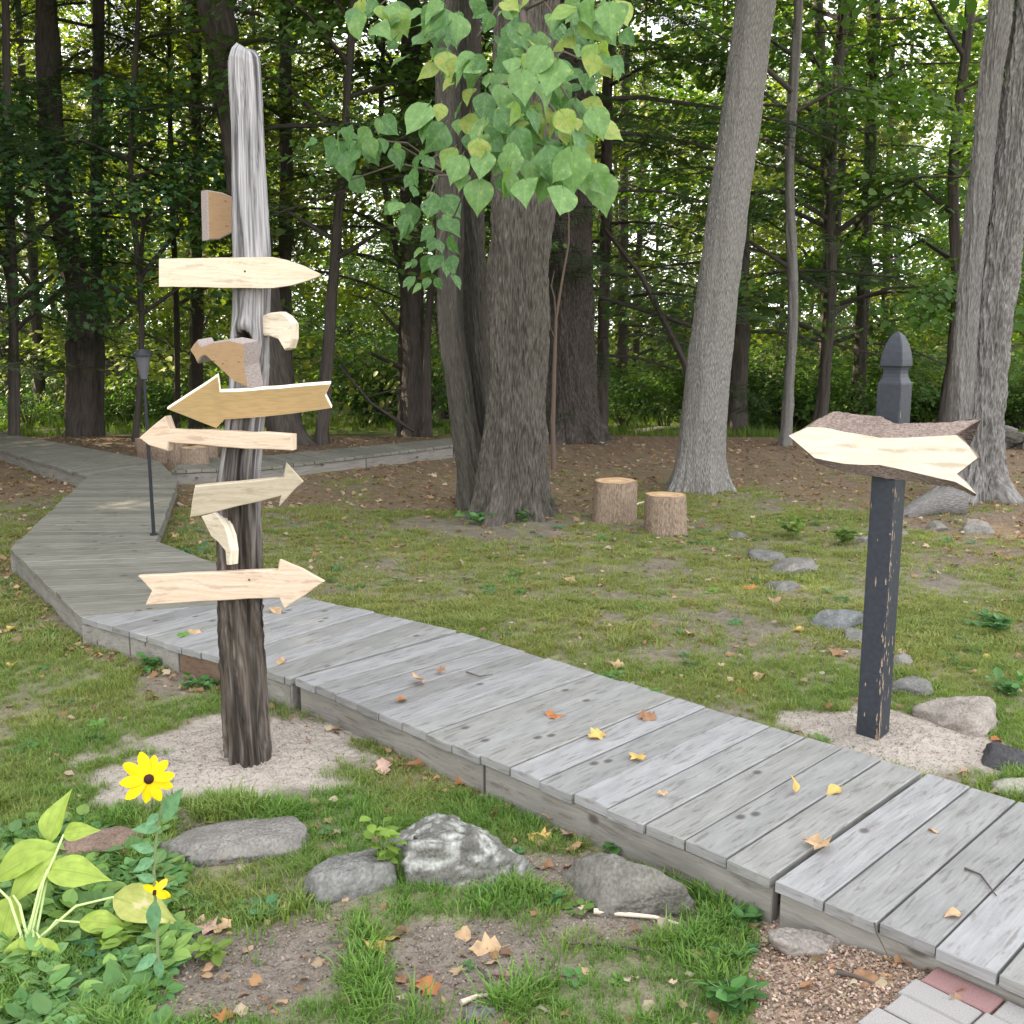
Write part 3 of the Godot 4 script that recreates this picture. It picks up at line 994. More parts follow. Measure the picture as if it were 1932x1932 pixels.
	e = wood_tree("maple", "grey young trunk seen left of the signpost's lower boards", 368, 800, 372, 25, 18, -19.0, "bark_hemlock", 4.0)
	leafy_limbs(e[0], e[1], 3.0, 7.5, 2.4, 9, 12, yl)
	e = wood_tree("maple", "thin grey sapling beside the path light", 332, 800, 318, 12, 7, -18.0, "bark_hemlock", 3.0, 0.05)
	leafy_limbs(e[0], e[1], 2.0, 6.0, 1.7, 8, 10, yl)

	# prototypes deeper in; copies are set out behind and beside
	var protos := []
	var spots: Array = []
	var tries := 0
	for i in 56:      # the far side of the wood, where the sun comes in
		spots.append(Vector3(-38.0 + i * 1.3 + rf(-0.6, 0.6), 0, -43.0 - rf(0, 4) - (i % 3) * 5.0))
	while spots.size() < 88 and tries < 4000:
		tries += 1
		var z := -rf(20.0, 42.0)
		var x := rf(-0.62, 0.62) * absf(z) + rf(-7, 7) - 3.0
		if z > -24.0 and x > -7.0 and x < 6.0 and rng.randf() < 0.6: continue
		var ok := true
		for s: Vector3 in spots:
			if Vector2(s.x - x, s.z - z).length() < 3.4: ok = false
		if ok: spots.append(Vector3(x, 0, z))
	for i in 20:      # unseen trees left of the clearing, placed to keep the low sun off it
		spots.append(Vector3(-9.0 - (i % 3) * 3.2 - rf(0, 2), 0, -3.5 - i * 0.72))
	spots.sort_custom(func(p, q): return p.z > q.z)
	var labels := ["sunlit yellow-green leafy tree deeper in the wood", "tall leafy green tree deeper in the wood", "dark conifer deeper in the wood"]
	for k in 6:
		var p := Vector3(0, 0, 0)
		var t := thing(["leafy_tree", "leafy_tree", "forest_conifer"][k % 3], labels[k % 3], "tree", p, ["sunlit trees deep in the wood", "green trees deep in the wood", "conifers deep in the wood"][k % 3])
		var h := rf(12.0, 16.0)
		var lean := Vector3(rf(-0.8, 0.8), h, rf(-0.8, 0.8))
		var path := [p - Vector3(0, 0.3, 0), p + lean * 0.3, p + lean * 0.65 + Vector3(rf(-0.2, 0.2), 0, 0), p + lean]
		var r0 := rf(0.075, 0.13)
		part("trunk", rough_trunk(path, [r0, r0 * 0.85, r0 * 0.6, r0 * 0.15], 14, 0.35, r0 * 0.1, 0.08, r0 * 0.5, 4, k * 7.0, 0.05).mesh(), M[["bark_hemlock", "bark_dark", "bark_dark"][k % 3]], t)
		if k % 3 == 2: hemlock_limbs(t, path[1], h - 0.3, 1.8, 3.6, 58, dk, 0.1)
		else: leafy_limbs(t, path, 1.0, h, 3.8, 23, 13, yl if k % 3 == 0 else sh, 1.25)
		protos.append(t)
	for i in spots.size():
		var s: Vector3 = spots[i]
		var k: int = [0, 1, 0, 2, 3, 4, 0, 3][i % 8] if s.x < 6.0 else [1, 4, 0, 2, 4, 1, 5, 3][i % 8]
		if s.z < -42.5: k = [0, 3, 0, 3, 1, 0, 4][i % 7]
		if s.x < -8.5 and s.z > -18.5: k = [2, 1, 5][i % 3]  # dense kinds for the unseen trees that shade the clearing
		var o: Node3D = protos[k]
		if used.get("proto_%d" % k, 0) > 0:
			o = protos[k].duplicate()
			o.name = numbered(["leafy_tree", "leafy_tree", "forest_conifer"][k % 3])
			add_child(o)
		used["proto_%d" % k] = 1
		o.position = Vector3(s.x, ht(s.x, s.z), s.z)
		o.rotation.y = rf(0, TAU)
		o.scale = Vector3.ONE * rf(0.85, 1.25)
	for k in 6:
		if not used.has("proto_%d" % k): protos[k].free()

	# undergrowth along the edge of the wood
	var shrub := thing("shrub", "leafy green shrub in the undergrowth at the wood's edge", "shrub", Vector3.ZERO, "undergrowth shrubs")
	var sm := MB.new()
	var sets := [[], []]
	var tints := [[], []]
	for i in 16:
		var a := i * 2.4
		var tip := Vector3(cos(a) * rf(0.3, 0.8), rf(0.6, 1.5), sin(a) * rf(0.3, 0.8))
		tube(sm, [Vector3(0, -0.1, 0), tip * 0.5 + Vector3(0, 0.12, 0), tip], [0.014, 0.009, 0.004], 4, 1.0, false)
		for q in 5:
			var p := tip * rf(0.45, 1.0) + Vector3(rf(-0.2, 0.2), rf(-0.1, 0.15), rf(-0.2, 0.2))
			sets[q % 2].append(along(Vector3(tip.x + rf(-0.5, 0.5), rf(-0.2, 0.4), tip.z + rf(-0.5, 0.5)), p, rf(0.45, 0.8), rf(-0.5, 0.5)))
			tints[q % 2].append(tint(sh, 0.4))
	part("stems", sm.mesh(), M.twig, shrub)
	for q in 2:
		meta(many("foliage", sprays["leafy_%d" % (q + 1)], M.foliage, sets[q], tints[q], shrub), "", "", "", "stuff")
	var sp := []
	for i in 20: sp.append(spot(rf(1400, 1990), rf(788, 812), -0.25))
	for i in 10: sp.append(spot(rf(1130, 1420), rf(790, 808), -0.25))
	for i in 12: sp.append(spot(rf(200, 860), rf(782, 800), -0.35))
	for i in 30:
		var z := -rf(21.0, 44.0)
		sp.append(Vector3(rf(-0.58, 0.58) * absf(z), 0, z))
	for i in 44:
		sp.append(Vector3(-37.0 + i * 1.65 + rf(-0.5, 0.5), 0, -56.0 - rf(0, 6)))
	for i in sp.size():
		var o: Node3D = shrub
		if i > 0:
			o = shrub.duplicate()
			o.name = numbered("shrub")
			add_child(o)
		o.position = Vector3(sp[i].x, ht(sp[i].x, sp[i].z) - 0.05, sp[i].z)
		o.rotation.y = rf(0, TAU)
		o.scale = Vector3.ONE * rf(0.55, 1.35) * (1.0 if i < 42 else (rf(0.8, 1.7) if i < 72 else rf(2.4, 3.6)))

	# dead stem in front of the hemlock trunk
	var b := grounded(1045, 886)
	var ds := thing("dead_sapling", "thin bare reddish dead sapling right of the linden trunk", "tree", b)
	var mb := MB.new()
	var z2 := b.z
	tube(mb, [b - Vector3(0, 0.05, 0), at_depth(1043, 800, z2), at_depth(1046, 690, z2), at_depth(1049, 600, z2), at_depth(1062, 520, z2), at_depth(1073, 460, z2), at_depth(1073, 410, z2), at_depth(1070, 360, z2)], [0.032, 0.028, 0.024, 0.018, 0.014, 0.012, 0.009, 0.006], 8)
	part("stem", mb.mesh(), M.twig_red, ds)
	mb = MB.new()
	tube(mb, [at_depth(1049, 600, z2), at_depth(1046, 560, z2), at_depth(1040, 540, z2), at_depth(1046, 510, z2)], [0.012, 0.009, 0.008, 0.004], 6)
	tube(mb, [at_depth(1047, 640, z2), at_depth(1040, 622, z2 + 0.1), at_depth(1034, 600, z2 + 0.1)], [0.01, 0.006, 0.003], 5)
	part("side_twig", mb.mesh(), M.twig_red, ds)

	# bare fallen boughs leaning at the edge
	for l in [[[1140, 430], [1210, 520], [1290, 680], [1310, 740], -15.6, 0.06, "dark bare bough leaning behind the leaning grey tree's left"], [[640, 690], [700, 760], [760, 800], [780, 812], -15.2, 0.035, "dark bare bough sloping down left of the straight trunk"], [[1130, 560], [1230, 590], [1320, 620], [1370, 640], -15.9, 0.05, "curving dark bough right of the linden's crown"]]:
		var bb := MB.new()
		var pp := []
		var rr := []
		for i in 4:
			pp.append(at_depth(l[i][0], l[i][1], l[4] - 0.2 * i))
			rr.append(l[5] * (0.5 + 0.17 * i))
		tube(bb, pp, rr, 8)
		for i in 6:
			var t: Vector3 = pp[i % 3].lerp(pp[i % 3 + 1], rf(0, 1))
			var dd := Vector3(rf(-1, 1), rf(-0.3, 0.8), rf(-0.5, 0.5)).normalized() * rf(0.4, 0.9)
			tube(bb, [t, t + dd * 0.5 + Vector3(0, 0.05, 0), t + dd], [0.015, 0.009, 0.004], 4)
		lone("bare_bough", bb.mesh(), M.bark_dark, l[6], "branch")

# ------------------------------------------------------------------ arrow signpost
var post_c := Vector3(-1.01, 0, -3.71)

func yawed(deg: float, down := 0.0) -> Vector3:      # facing: 0 towards the camera, + to its right
	return Vector3(sin(deg_to_rad(deg)) * cos(deg_to_rad(down)), -sin(deg_to_rad(down)), cos(deg_to_rad(deg)) * cos(deg_to_rad(down)))

# Cut an outline (layout grid) out of a board that lies in the plane through p facing n.
func board(pts: Array, p: Vector3, n: Vector3, thick: float, edge := 0.003, us := Vector2(1.2, 1.6), uo := Vector2(0.5, 0.5)) -> MB:
	var x := Vector3.UP.cross(n).normalized()
	var y := n.cross(x).normalized()
	var poly := PackedVector2Array()
	for q in pts:
		var w := on_plane(q[0], q[1], p, n) - p
		poly.append(Vector2(w.dot(x), w.dot(y)))
	# break straight cuts up a little: hand-sawn
	var cut := PackedVector2Array()
	for i in poly.size():
		var a := poly[i]
		var b := poly[(i + 1) % poly.size()]
		cut.append(a)
		var m := int(a.distance_to(b) / 0.06)
		var nn := (b - a).normalized().orthogonal()
		for k in m:
			var t := (k + 1.0) / (m + 1.0)
			cut.append(a.lerp(b, t) + nn * n_hi.get_noise_2d(i * 9.0 + t * 3.0 + pts[0][0], pts[0][1]) * 0.0035)
	return slab(cut, Transform3D(Basis(x, y, n), p), thick, edge, us, uo)

func two_part_board(mb: MB, face: Material, side: Material, root: Node, label: String) -> void:
	var o := part("arrow_board", mb.half(false), face, root, label)
	part("board_edge", mb.half(true), side, o)

func build_signpost() -> void:
	var g := grounded(470, 1425)
	post_c = Vector3(g.x, g.y, g.z)
	var root := thing("signpost", "weathered rough wooden post carrying nine hand-cut wooden arrow boards", "signpost", g)
	# the post: an old split trunk, furrowed and brown below, silvered above, with a knot hole
	var mids := [[470, 1432, 82], [462, 1330, 76], [455, 1200, 73], [452, 1050, 72], [452, 900, 70], [466, 760, 66], [471, 690, 66], [472, 600, 64], [474, 500, 66], [470, 400, 64], [468, 300, 58], [465, 200, 56], [462, 150, 57], [461, 118, 55], [462, 103, 48], [463, 94, 34]]
	var z := g.z
	var mb := MB.new()
	var segs := 96
	var rows := 330
	var knot := at_depth(470, 648, z)
	for j in rows + 1:
		var s := float(j) / rows * (mids.size() - 1)
		var i := mini(int(s), mids.size() - 2)
		var f := s - i
		var mu: float = lerpf(mids[i][0], mids[i + 1][0], f)
		var mw: float = lerpf(mids[i][1], mids[i + 1][1], f)
		var c := at_depth(mu, mw, z)
		if j == 0: c.y = -0.2
		var r := px(lerpf(mids[i][2], mids[i + 1][2], f), z)
		for k in segs + 1:
			var a := TAU * (k % segs) / segs
			var ca := cos(a)
			var sa := sin(a)
			var y := c.y
			var wa := a + n_mid.get_noise_2d(y * 0.9, 5.0) * 0.5 + n_mid.get_noise_3d(ca * 1.5, y * 2.2, sa * 1.5) * 0.35
			var wc := cos(wa)
			var ws := sin(wa)
			var low := smoothstep(1.75, 0.9, y + n_mid.get_noise_2d(ca * 2.0, y * 1.5) * 0.5)
			var rid := n_ridge.get_noise_3d(wc * 2.6 + 3.0, y * 0.9, ws * 2.6)
			var fine := n_ridge.get_noise_3d(wc * 8.0 + 9.0, y * 2.0, ws * 8.0)
			var rr := r * (1.0 + 0.13 * n_mid.get_noise_3d(ca * 1.6, y * 1.2, sa * 1.6)) + rid * lerpf(0.0025, 0.015, low) + fine * lerpf(0.001, 0.005, low)
			var p := c + Vector3(ca * rr, 0, sa * rr)
			# knot hole and two lesser knots
			var dk := Vector2((p.x - knot.x) / 0.03, (p.y - knot.y) / 0.05).length()
			if sa > 0.2:
				rr -= 0.05 * smoothstep(1.0, 0.4, dk)
				rr += 0.014 * exp(-pow((dk - 1.35) / 0.45, 2.0))
			p = c + Vector3(ca * rr, 0, sa * rr)
			if y > 2.3: p.y += (n_mid.get_noise_2d(ca * 0.8 + 4.0, sa * 0.8) * 0.03 - ca * 0.012) * smoothstep(2.3, 2.6, y)
			var streak := n_hi.get_noise_3d(wc * 0.8, y * 0.3, ws * 0.8)
			var streak2 := n_hi.get_noise_3d(wc * 2.6 + 7.0, y * 0.6, ws * 2.6)
			var silver := Color(0.37, 0.355, 0.36).lerp(Color(0.1, 0.095, 0.1), clampf(0.38 + streak * 1.6 + streak2 * 1.1, 0.0, 1.0))
			var brown := Color(0.115, 0.092, 0.073).lerp(Color(0.03, 0.024, 0.02), clampf(0.5 + streak * 0.9 + streak2 * 0.8, 0.0, 1.0))
			var col := silver.lerp(brown, clampf(low + streak2 * 0.35, 0.0, 1.0))
			if dk < 0.9 and sa > 0.2: col = Color(0.03, 0.022, 0.018)
			mb.vert(p, Vector2(float(k) / segs, y * 0.5), col)
	for j in rows:
		for k in segs:
			var a := j * (segs + 1) + k
			mb.quad(a, a + 1, a + segs + 2, a + segs + 1)
	var topv := mb.vert(at_depth(462, 90, z), Vector2.ZERO, Color(0.3, 0.29, 0.31))
	for k in segs:
		mb.tri(topv, rows * (segs + 1) + k, rows * (segs + 1) + k + 1)
	part("post", mb.mesh(), M.old_post, root)

	var r := 0.075
	var n: Vector3
	# topmost: thick bark-edged slab that runs away behind the post
	n = yawed(45)
	var c := Vector3(g.x, 0, g.z)
	two_part_board(board([[391, 358], [420, 363], [445, 374], [480, 400], [480, 425], [438, 440], [415, 452], [393, 453]], c - n * 0.062, n, 0.046, 0.004, Vector2(2, 3)), M.slab_brown, M.grey_bark, root, "short thick brown slab at the top left of the post")
	# long blunt board to the right
	n = yawed(4)
	part("arrow_board", board([[300, 490], [302, 488], [370, 487], [440, 486], [515, 485], [540, 490], [575, 502], [604, 516], [602, 521], [580, 529], [550, 538], [515, 543], [440, 543], [370, 541], [300, 541]], c + n * (r + 0.024), n, 0.036, 0.008, Vector2(1.0, 1.4), Vector2(0.5, 0.3)).mesh(), M.cut_cream, root, "pale straight board with pencil-shaped tip pointing right")
	# small pale piece behind, to the right
	n = yawed(-42)
	part("arrow_board", board([[488, 596], [508, 590], [527, 588], [540, 596], [551, 610], [551, 640], [546, 657], [536, 661], [524, 640], [508, 634], [488, 634]], c - n * 0.058, n, 0.03, 0.004, Vector2(2, 3), Vector2(0.4, 0.6)).mesh(), M.cut_cream, root, "small cream board end showing at the right of the post")
	# bark-backed arrow, its blunt end towards the camera
	n = yawed(-40, 8)
	two_part_board(board([[357, 660], [372, 641], [378, 652], [400, 645], [430, 641], [461, 648], [462, 690], [470, 734], [440, 720], [410, 692], [388, 672], [380, 674], [372, 686], [366, 673]], c + n * (r + 0.045), n, 0.055, 0.004, Vector2(2, 3), Vector2(0.3, 0.5)), M.slab_brown, M.grey_bark, root, "short brown bark-edged arrow with small head pointing left")
	# plywood arrow facing down
	n = yawed(3, 30)
	two_part_board(board([[315, 772], [411, 709], [415, 739], [480, 736], [550, 730], [624, 724], [614, 746], [626, 770], [550, 781], [480, 788], [423, 792], [408, 808]], at_depth(470, 765, c.z + r + 0.028), n, 0.018, 0.0015), M.plywood, M.ply_edge, root, "tan plywood arrow pointing left with notched tail")
	# square batten arrow pointing left
	n = yawed(-14)
	part("arrow_board", board([[262, 826], [311, 785], [320, 810], [440, 814], [550, 820], [550, 850], [440, 845], [318, 835], [316, 851], [280, 840]], c + n * (r + 0.026), n, 0.042, 0.003, Vector2(1.0, 1.5), Vector2(0.45, 0.75)).mesh(), M.cut_pink, root, "pale square-cut arrow with small head pointing left")
	# grey arrow pointing right and up
	n = yawed(16, 4)
	part("arrow_board", board([[368, 918], [450, 910], [536, 901], [541, 874], [573, 909], [548, 933], [527, 956], [530, 936], [450, 955], [379, 973], [359, 976]], c + n * (r + 0.02), n, 0.03, 0.003, Vector2(1.2, 1.4), Vector2(0.5, 0.35)).mesh(), M.cut_grey, root, "greyish weathered arrow tilted up and pointing right")
	# little split arrow that points towards the camera
	n = yawed(-46)
	part("arrow_board", board([[379, 974], [403, 967], [414, 978], [423, 992], [430, 1012], [434, 1040], [433, 1066], [427, 1066], [425, 1040], [412, 1024], [398, 1012]], c + n * (r + 0.012), n, 0.035, 0.003, Vector2(2, 3), Vector2(0.6, 0.2)).mesh(), M.cut_cream, root, "small splintered pale arrow hanging below the greyish one")
	# long bottom arrow
	n = yawed(0)
	part("arrow_board", board([[260, 1087], [350, 1082], [440, 1078], [524, 1075], [527, 1057], [568, 1074], [611, 1098], [575, 1124], [536, 1149], [527, 1128], [440, 1132], [350, 1137], [274, 1142], [286, 1115]], c + n * (r + 0.02), n, 0.028, 0.003, Vector2(1.0, 1.4), Vector2(0.5, 0.7)).mesh(), M.cut_pink, root, "lowest pale pinkish arrow with notched tail pointing right")
	# screw heads
	for s in [[462, 512, 0.113], [470, 1094, 0.098], [470, 905, 0.098]]:
		var q := at_depth(s[0], s[1], c.z + s[2])
		var hm := MB.new()
		tube(hm, [q, q + Vector3(0, 0, 0.003)], [0.004, 0.003], 8)
		part("screw", hm.mesh(), M.dark_stick, root)

# ------------------------------------------------------------------ dark painted post with a slab arrow
func build_black_post() -> void:
	var g := grounded(1646, 1382)
	var root := thing("painted_post", "blue-black painted square post with pointed finial and live-edge slab arrow", "signpost", g)
	var tip := at_depth(1692, 626, g.z).y
	var prof := [[0.0465, -0.15], [0.0465, tip - 0.192], [0.0455, tip - 0.186], [0.041, tip - 0.178], [0.036, tip - 0.166], [0.034, tip - 0.152], [0.0345, tip - 0.14], [0.037, tip - 0.13], [0.0395, tip - 0.127], [0.0435, tip - 0.124], [0.0435, tip - 0.118], [0.0425, tip - 0.1], [0.0385, tip - 0.072], [0.031, tip - 0.042], [0.02, tip - 0.016], [0.0075, tip - 0.002], [0.004, tip]]
	var yaw := deg_to_rad(-46.0)
	var mb := MB.new()
	var b := Basis(Vector3.UP, yaw)
	var ch := 0.0035
	var rows := []
	for q in prof:
		var h: float = q[0]
		var k := minf(ch, h * 0.3)
		var ring := []
		for o in [[h - k, h], [h, h - k], [h, -h + k], [h - k, -h], [-h + k, -h], [-h, -h + k], [-h, h - k], [-h + k, h]]:
			ring.append(Vector3(g.x, 0, g.z) + b * Vector3(o[0], 0, o[1]) + Vector3(0, q[1], 0))
		rows.append(ring)
	for j in rows.size() - 1:
		for i in 8:
			var i2 := (i + 1) % 8
			mb.flat_quad(rows[j][i], rows[j][i2], rows[j + 1][i2], rows[j + 1][i])
	for i in 8:
		mb.flat_tri(rows[-1][i], rows[-1][(i + 1) % 8], Vector3(g.x, tip + 0.002, g.z))
	part("post", mb.mesh(), M.post_paint, root)
	# bare wood where the paint has chipped off, thin flakes along the arris towards the camera and on the right face
	var chips := MB.new()
	for i in 150:
		var y := rf(0.0, 1.0)
		y = y * y * 1.0 + 0.03 if i < 100 else rf(0.05, 1.3)
		var face := b * Vector3(0, 0, 1) if i % 4 == 0 else b * Vector3(1, 0, 0)
		var tang := b * Vector3(1, 0, 0) if i % 4 == 0 else b * Vector3(0, 0, -1)
		var edge: float = (0.043 - absf(rng.randfn(0.0, 0.005))) if i < 110 else rf(-0.04, 0.04)
		var off := edge if i % 4 == 0 else -edge
		var p := Vector3(g.x, y, g.z) + face * 0.0469 + tang * off
		var w := rf(0.001, 0.004)
		var h := rf(0.004, 0.026)
		chips.flat_tri(p + tang * -w, p + Vector3(0, h, 0), p + tang * w)
		chips.flat_tri(p + tang * -w, p + tang * w, p + Vector3(rf(-0.001, 0.001), -h * rf(0.3, 1.0), 0))
	meta(part("chipped_paint", chips.mesh(), M.worn_edge, root), "", "", "", "stuff")

	# slab arrow: sawn pale face, wider bark-covered back
	var n := yawed(-12)
	var mid := Vector3(g.x, 0, g.z)
	var p0 := mid + n * 0.115
	var p1 := mid + n * 0.068
	var x := Vector3.UP.cross(n).normalized()
	var up := n.cross(x)
	var front := [[1488, 822], [1537, 864], [1565, 870], [1594, 875], [1628, 877], [1660, 877], [1698, 885], [1737, 894], [1770, 902], [1803, 909], [1824, 921], [1843, 933], [1826, 913], [1805, 894], [1825, 879], [1844, 864], [1828, 842], [1805, 821], [1797, 821.5], [1760, 823], [1710, 826], [1660, 826], [1628, 820], [1594, 815], [1572, 810], [1550, 806], [1524, 806]]
	var back := [[1493, 823], [1540, 873], [1566, 883], [1594, 890], [1628, 896], [1658, 900], [1700, 905], [1737, 910], [1770, 916], [1802, 920], [1822, 928], [1840, 936], [1828, 913], [1809, 894], [1829, 879], [1848, 864], [1832, 842], [1809, 820], [1852, 790], [1792, 796], [1740, 798], [1690, 799], [1660, 786], [1610, 781], [1590, 778], [1572, 777], [1540, 792]]
	var fp := PackedVector2Array()
	var fw := []
	var bw := []
	for i in front.size():
		var w := on_plane(front[i][0], front[i][1], p0, n)
		fp.append(Vector2((w - p0).dot(x), (w - p0).dot(up)))
		fw.append(w)
		bw.append(on_plane(back[i][0], back[i][1], p1, n))
	var fm := MB.new()
	var tris := Geometry2D.triangulate_polygon(fp)
	for i in range(0, tris.size(), 3):
		var a := tris[i]
		var q := tris[i + 1]
		var d := tris[i + 2]
		if (fp[q] - fp[a]).cross(fp[d] - fp[a]) > 0.0:
			var sw := q
			q = d
			d = sw
		fm.flat_tri(fw[a], fw[q], fw[d], Color.WHITE, fp[a] * Vector2(0.9, 1.0) + Vector2(0.5, 0.25), fp[q] * Vector2(0.9, 1.0) + Vector2(0.5, 0.25), fp[d] * Vector2(0.9, 1.0) + Vector2(0.5, 0.25))
	var slabn := part("slab_arrow", fm.mesh(), M.cut_cream, root, "live-edge slab cut as an arrow pointing left, fishtail at right")
	var bm := MB.new()
	var m := front.size()
	var sub := 5
	var ring_n := m * sub
	for t in 4:
		for i in ring_n:
			var i0 := i / sub
			var f := float(i % sub) / sub
			var a: Vector3 = fw[i0].lerp(fw[(i0 + 1) % m], f)
			var d: Vector3 = bw[i0].lerp(bw[(i0 + 1) % m], f)
			var k := t / 3.0
			var w := a.lerp(d, k)
			if t > 0: w += (up * n_hi.get_noise_3d(w.x * 8.0, w.y * 8.0, t) + n * n_hi.get_noise_3d(w.x * 6.0, w.y * 6.0, t + 5.0)) * 0.007
			bm.vert(w, Vector2(f, k))
	for t in 3:
		for i in ring_n:
			var i2 := (i + 1) % ring_n
			bm.quad(t * ring_n + i, t * ring_n + i2, (t + 1) * ring_n + i2, (t + 1) * ring_n + i)
	var back_first := bm.v.size()
	for i in m: bm.vert(bw[i] - n * 0.004)
	for i in range(0, tris.size(), 3):
		bm.tri(back_first + tris[i], back_first + tris[i + 1], back_first + tris[i + 2])
	part("bark_edge", bm.mesh(), M.rough_bark, slabn)

# ------------------------------------------------------------------ slim path light
func build_path_light() -> void:
	var b := spot(291, 1022, 0.1)
	b.y = 0.0
	var root := thing("path_light", "slim black stake light with cone head beside the boardwalk bend", "path light", b)
	var top := at_depth(268, 657, b.z)
	var foot := b
	var neck := at_depth(272, 715, b.z)
	var mb := MB.new()
	tube(mb, [foot - Vector3(0, 0.1, 0), foot.lerp(neck, 0.5), neck], [0.013, 0.012, 0.011], 12)
	part("pole", mb.mesh(), M.lamp_black, root)
	mb = MB.new()
	var h := top.y - neck.y
	tube(mb, [neck, neck + Vector3(0, h * 0.12, 0), neck + Vector3(0, h * 0.7, 0), neck + Vector3(0, h * 0.74, 0)], [0.024, 0.027, 0.05, 0.05], 20)
	part("cone", mb.mesh(), M.lamp_glass, root)
	mb = MB.new()
	tube(mb, [neck + Vector3(0, h * 0.74, 0), neck + Vector3(0, h * 0.82, 0), neck + Vector3(0, h * 0.9, 0), neck + Vector3(0, h * 0.97, 0)], [0.063, 0.066, 0.05, 0.03], 20)
	part("cap", mb.mesh(), M.lamp_black, root)
	mb = MB.new()
	tube(mb, [foot + Vector3(0, 0.1, 0), foot + Vector3(0, 0.16, 0)], [0.03, 0.028], 12)
	part("bracket", mb.mesh(), M.lamp_black, root)

# ------------------------------------------------------------------ stumps and logs
func log_piece(called: String, label: String, category: String, at: Vector3, r: float, h: float, lean: Vector3, sd: float, group := "") -> Node3D:
	var root := thing(called, label, category, at, group)
	var segs := 40
	var bark := MB.new()
	var rows := 10
	var tops := []
	for j in rows + 1:
		var f := float(j) / rows
		for k in segs + 1:
			var a := TAU * (k % segs) / segs
			var rr := r * (1.0 + 0.13 * n_mid.get_noise_2d(cos(a) * 2.0 + sd, sin(a) * 2.0) + 0.035 * n_hi.get_noise_3d(cos(a) * 2.0 + sd, f * 0.9, sin(a) * 2.0)) * (1.06 - 0.06 * f)
			var y := f * (h + 0.012 * n_mid.get_noise_2d(cos(a) + sd, sin(a)))
			var p := at + Vector3(cos(a) * rr, y - 0.015, sin(a) * rr) + lean * f
			bark.vert(p, Vector2(float(k) / segs, f))
			if j == rows and k < segs: tops.append(p)
	for j in rows:
		for k in segs:
			var a := j * (segs + 1) + k
			bark.quad(a, a + 1, a + segs + 2, a + segs + 1)
	part("bark", bark.mesh(), M.log_bark, root)
	var cut := MB.new()
	var cen := at + Vector3(0, h - 0.02, 0) + lean
	for ring in 6:
		for k in segs:
			var f := 1.0 - ring / 5.0
			var p: Vector3 = cen.lerp(tops[k], f)
			p.y += (0.004 * n_hi.get_noise_2d(p.x * 8.0, p.z * 8.0)) * (1.0 - f)
			var c := Color(1, 1, 1).lerp(Color(0.75, 0.62, 0.5), 0.5 + 0.5 * sin(f * 40.0 + sd)) * 1.0
			cut.vert(p, Vector2.ZERO, Color(0.55, 0.45, 0.35) if ring == 0 else c)
	for ring in 5:
		for k in segs:
			var k2 := (k + 1) % segs
			cut.quad(ring * segs + k, ring * segs + k2, (ring + 1) * segs + k2, (ring + 1) * segs + k)
	part("cut_top", cut.mesh(), M.end_grain, root)
	return root

func build_stumps_and_logs() -> void:
	var p := grounded(1160, 985)
	p.z -= 0.1
	log_piece("log_stump", "upright cut log seat nearer the linden, farther of the two", "stump", p, px(80, p.z), 0.355, Vector3(0.01, 0, 0), 3.0)
	p = grounded(1259, 1010)
	p.z -= 0.1
	log_piece("log_stump", "upright cut log seat in front of the leaning grey tree", "stump", p, px(79, p.z), 0.33, Vector3(-0.01, 0, 0), 9.0)
	var where := [[274, 868, 24, 44, "dark upright log at the left end of the log pile"], [300, 872, 34, 46, "pale upright log behind the path light"], [335, 884, 36, 52, "brown upright log in the middle of the log pile"], [372, 898, 50, 58, "pale squat log in front of the log pile"], [396, 882, 30, 62, "tall split log behind the squat pale one"], [424, 878, 30, 58, "dark log at the right end of the pile behind the signpost"], [405, 898, 22, 14, "low wood offcut lying beside the squat log"]]
	for w in where:
		var q := grounded(w[0], w[1])
		log_piece("log", w[4], "log", q, px(w[2], q.z), px(w[3] * 2.0, q.z), Vector3(rf(-0.03, 0.03), 0, rf(-0.03, 0.03)), w[0] * 0.37, "logs piled at the boardwalk bend")

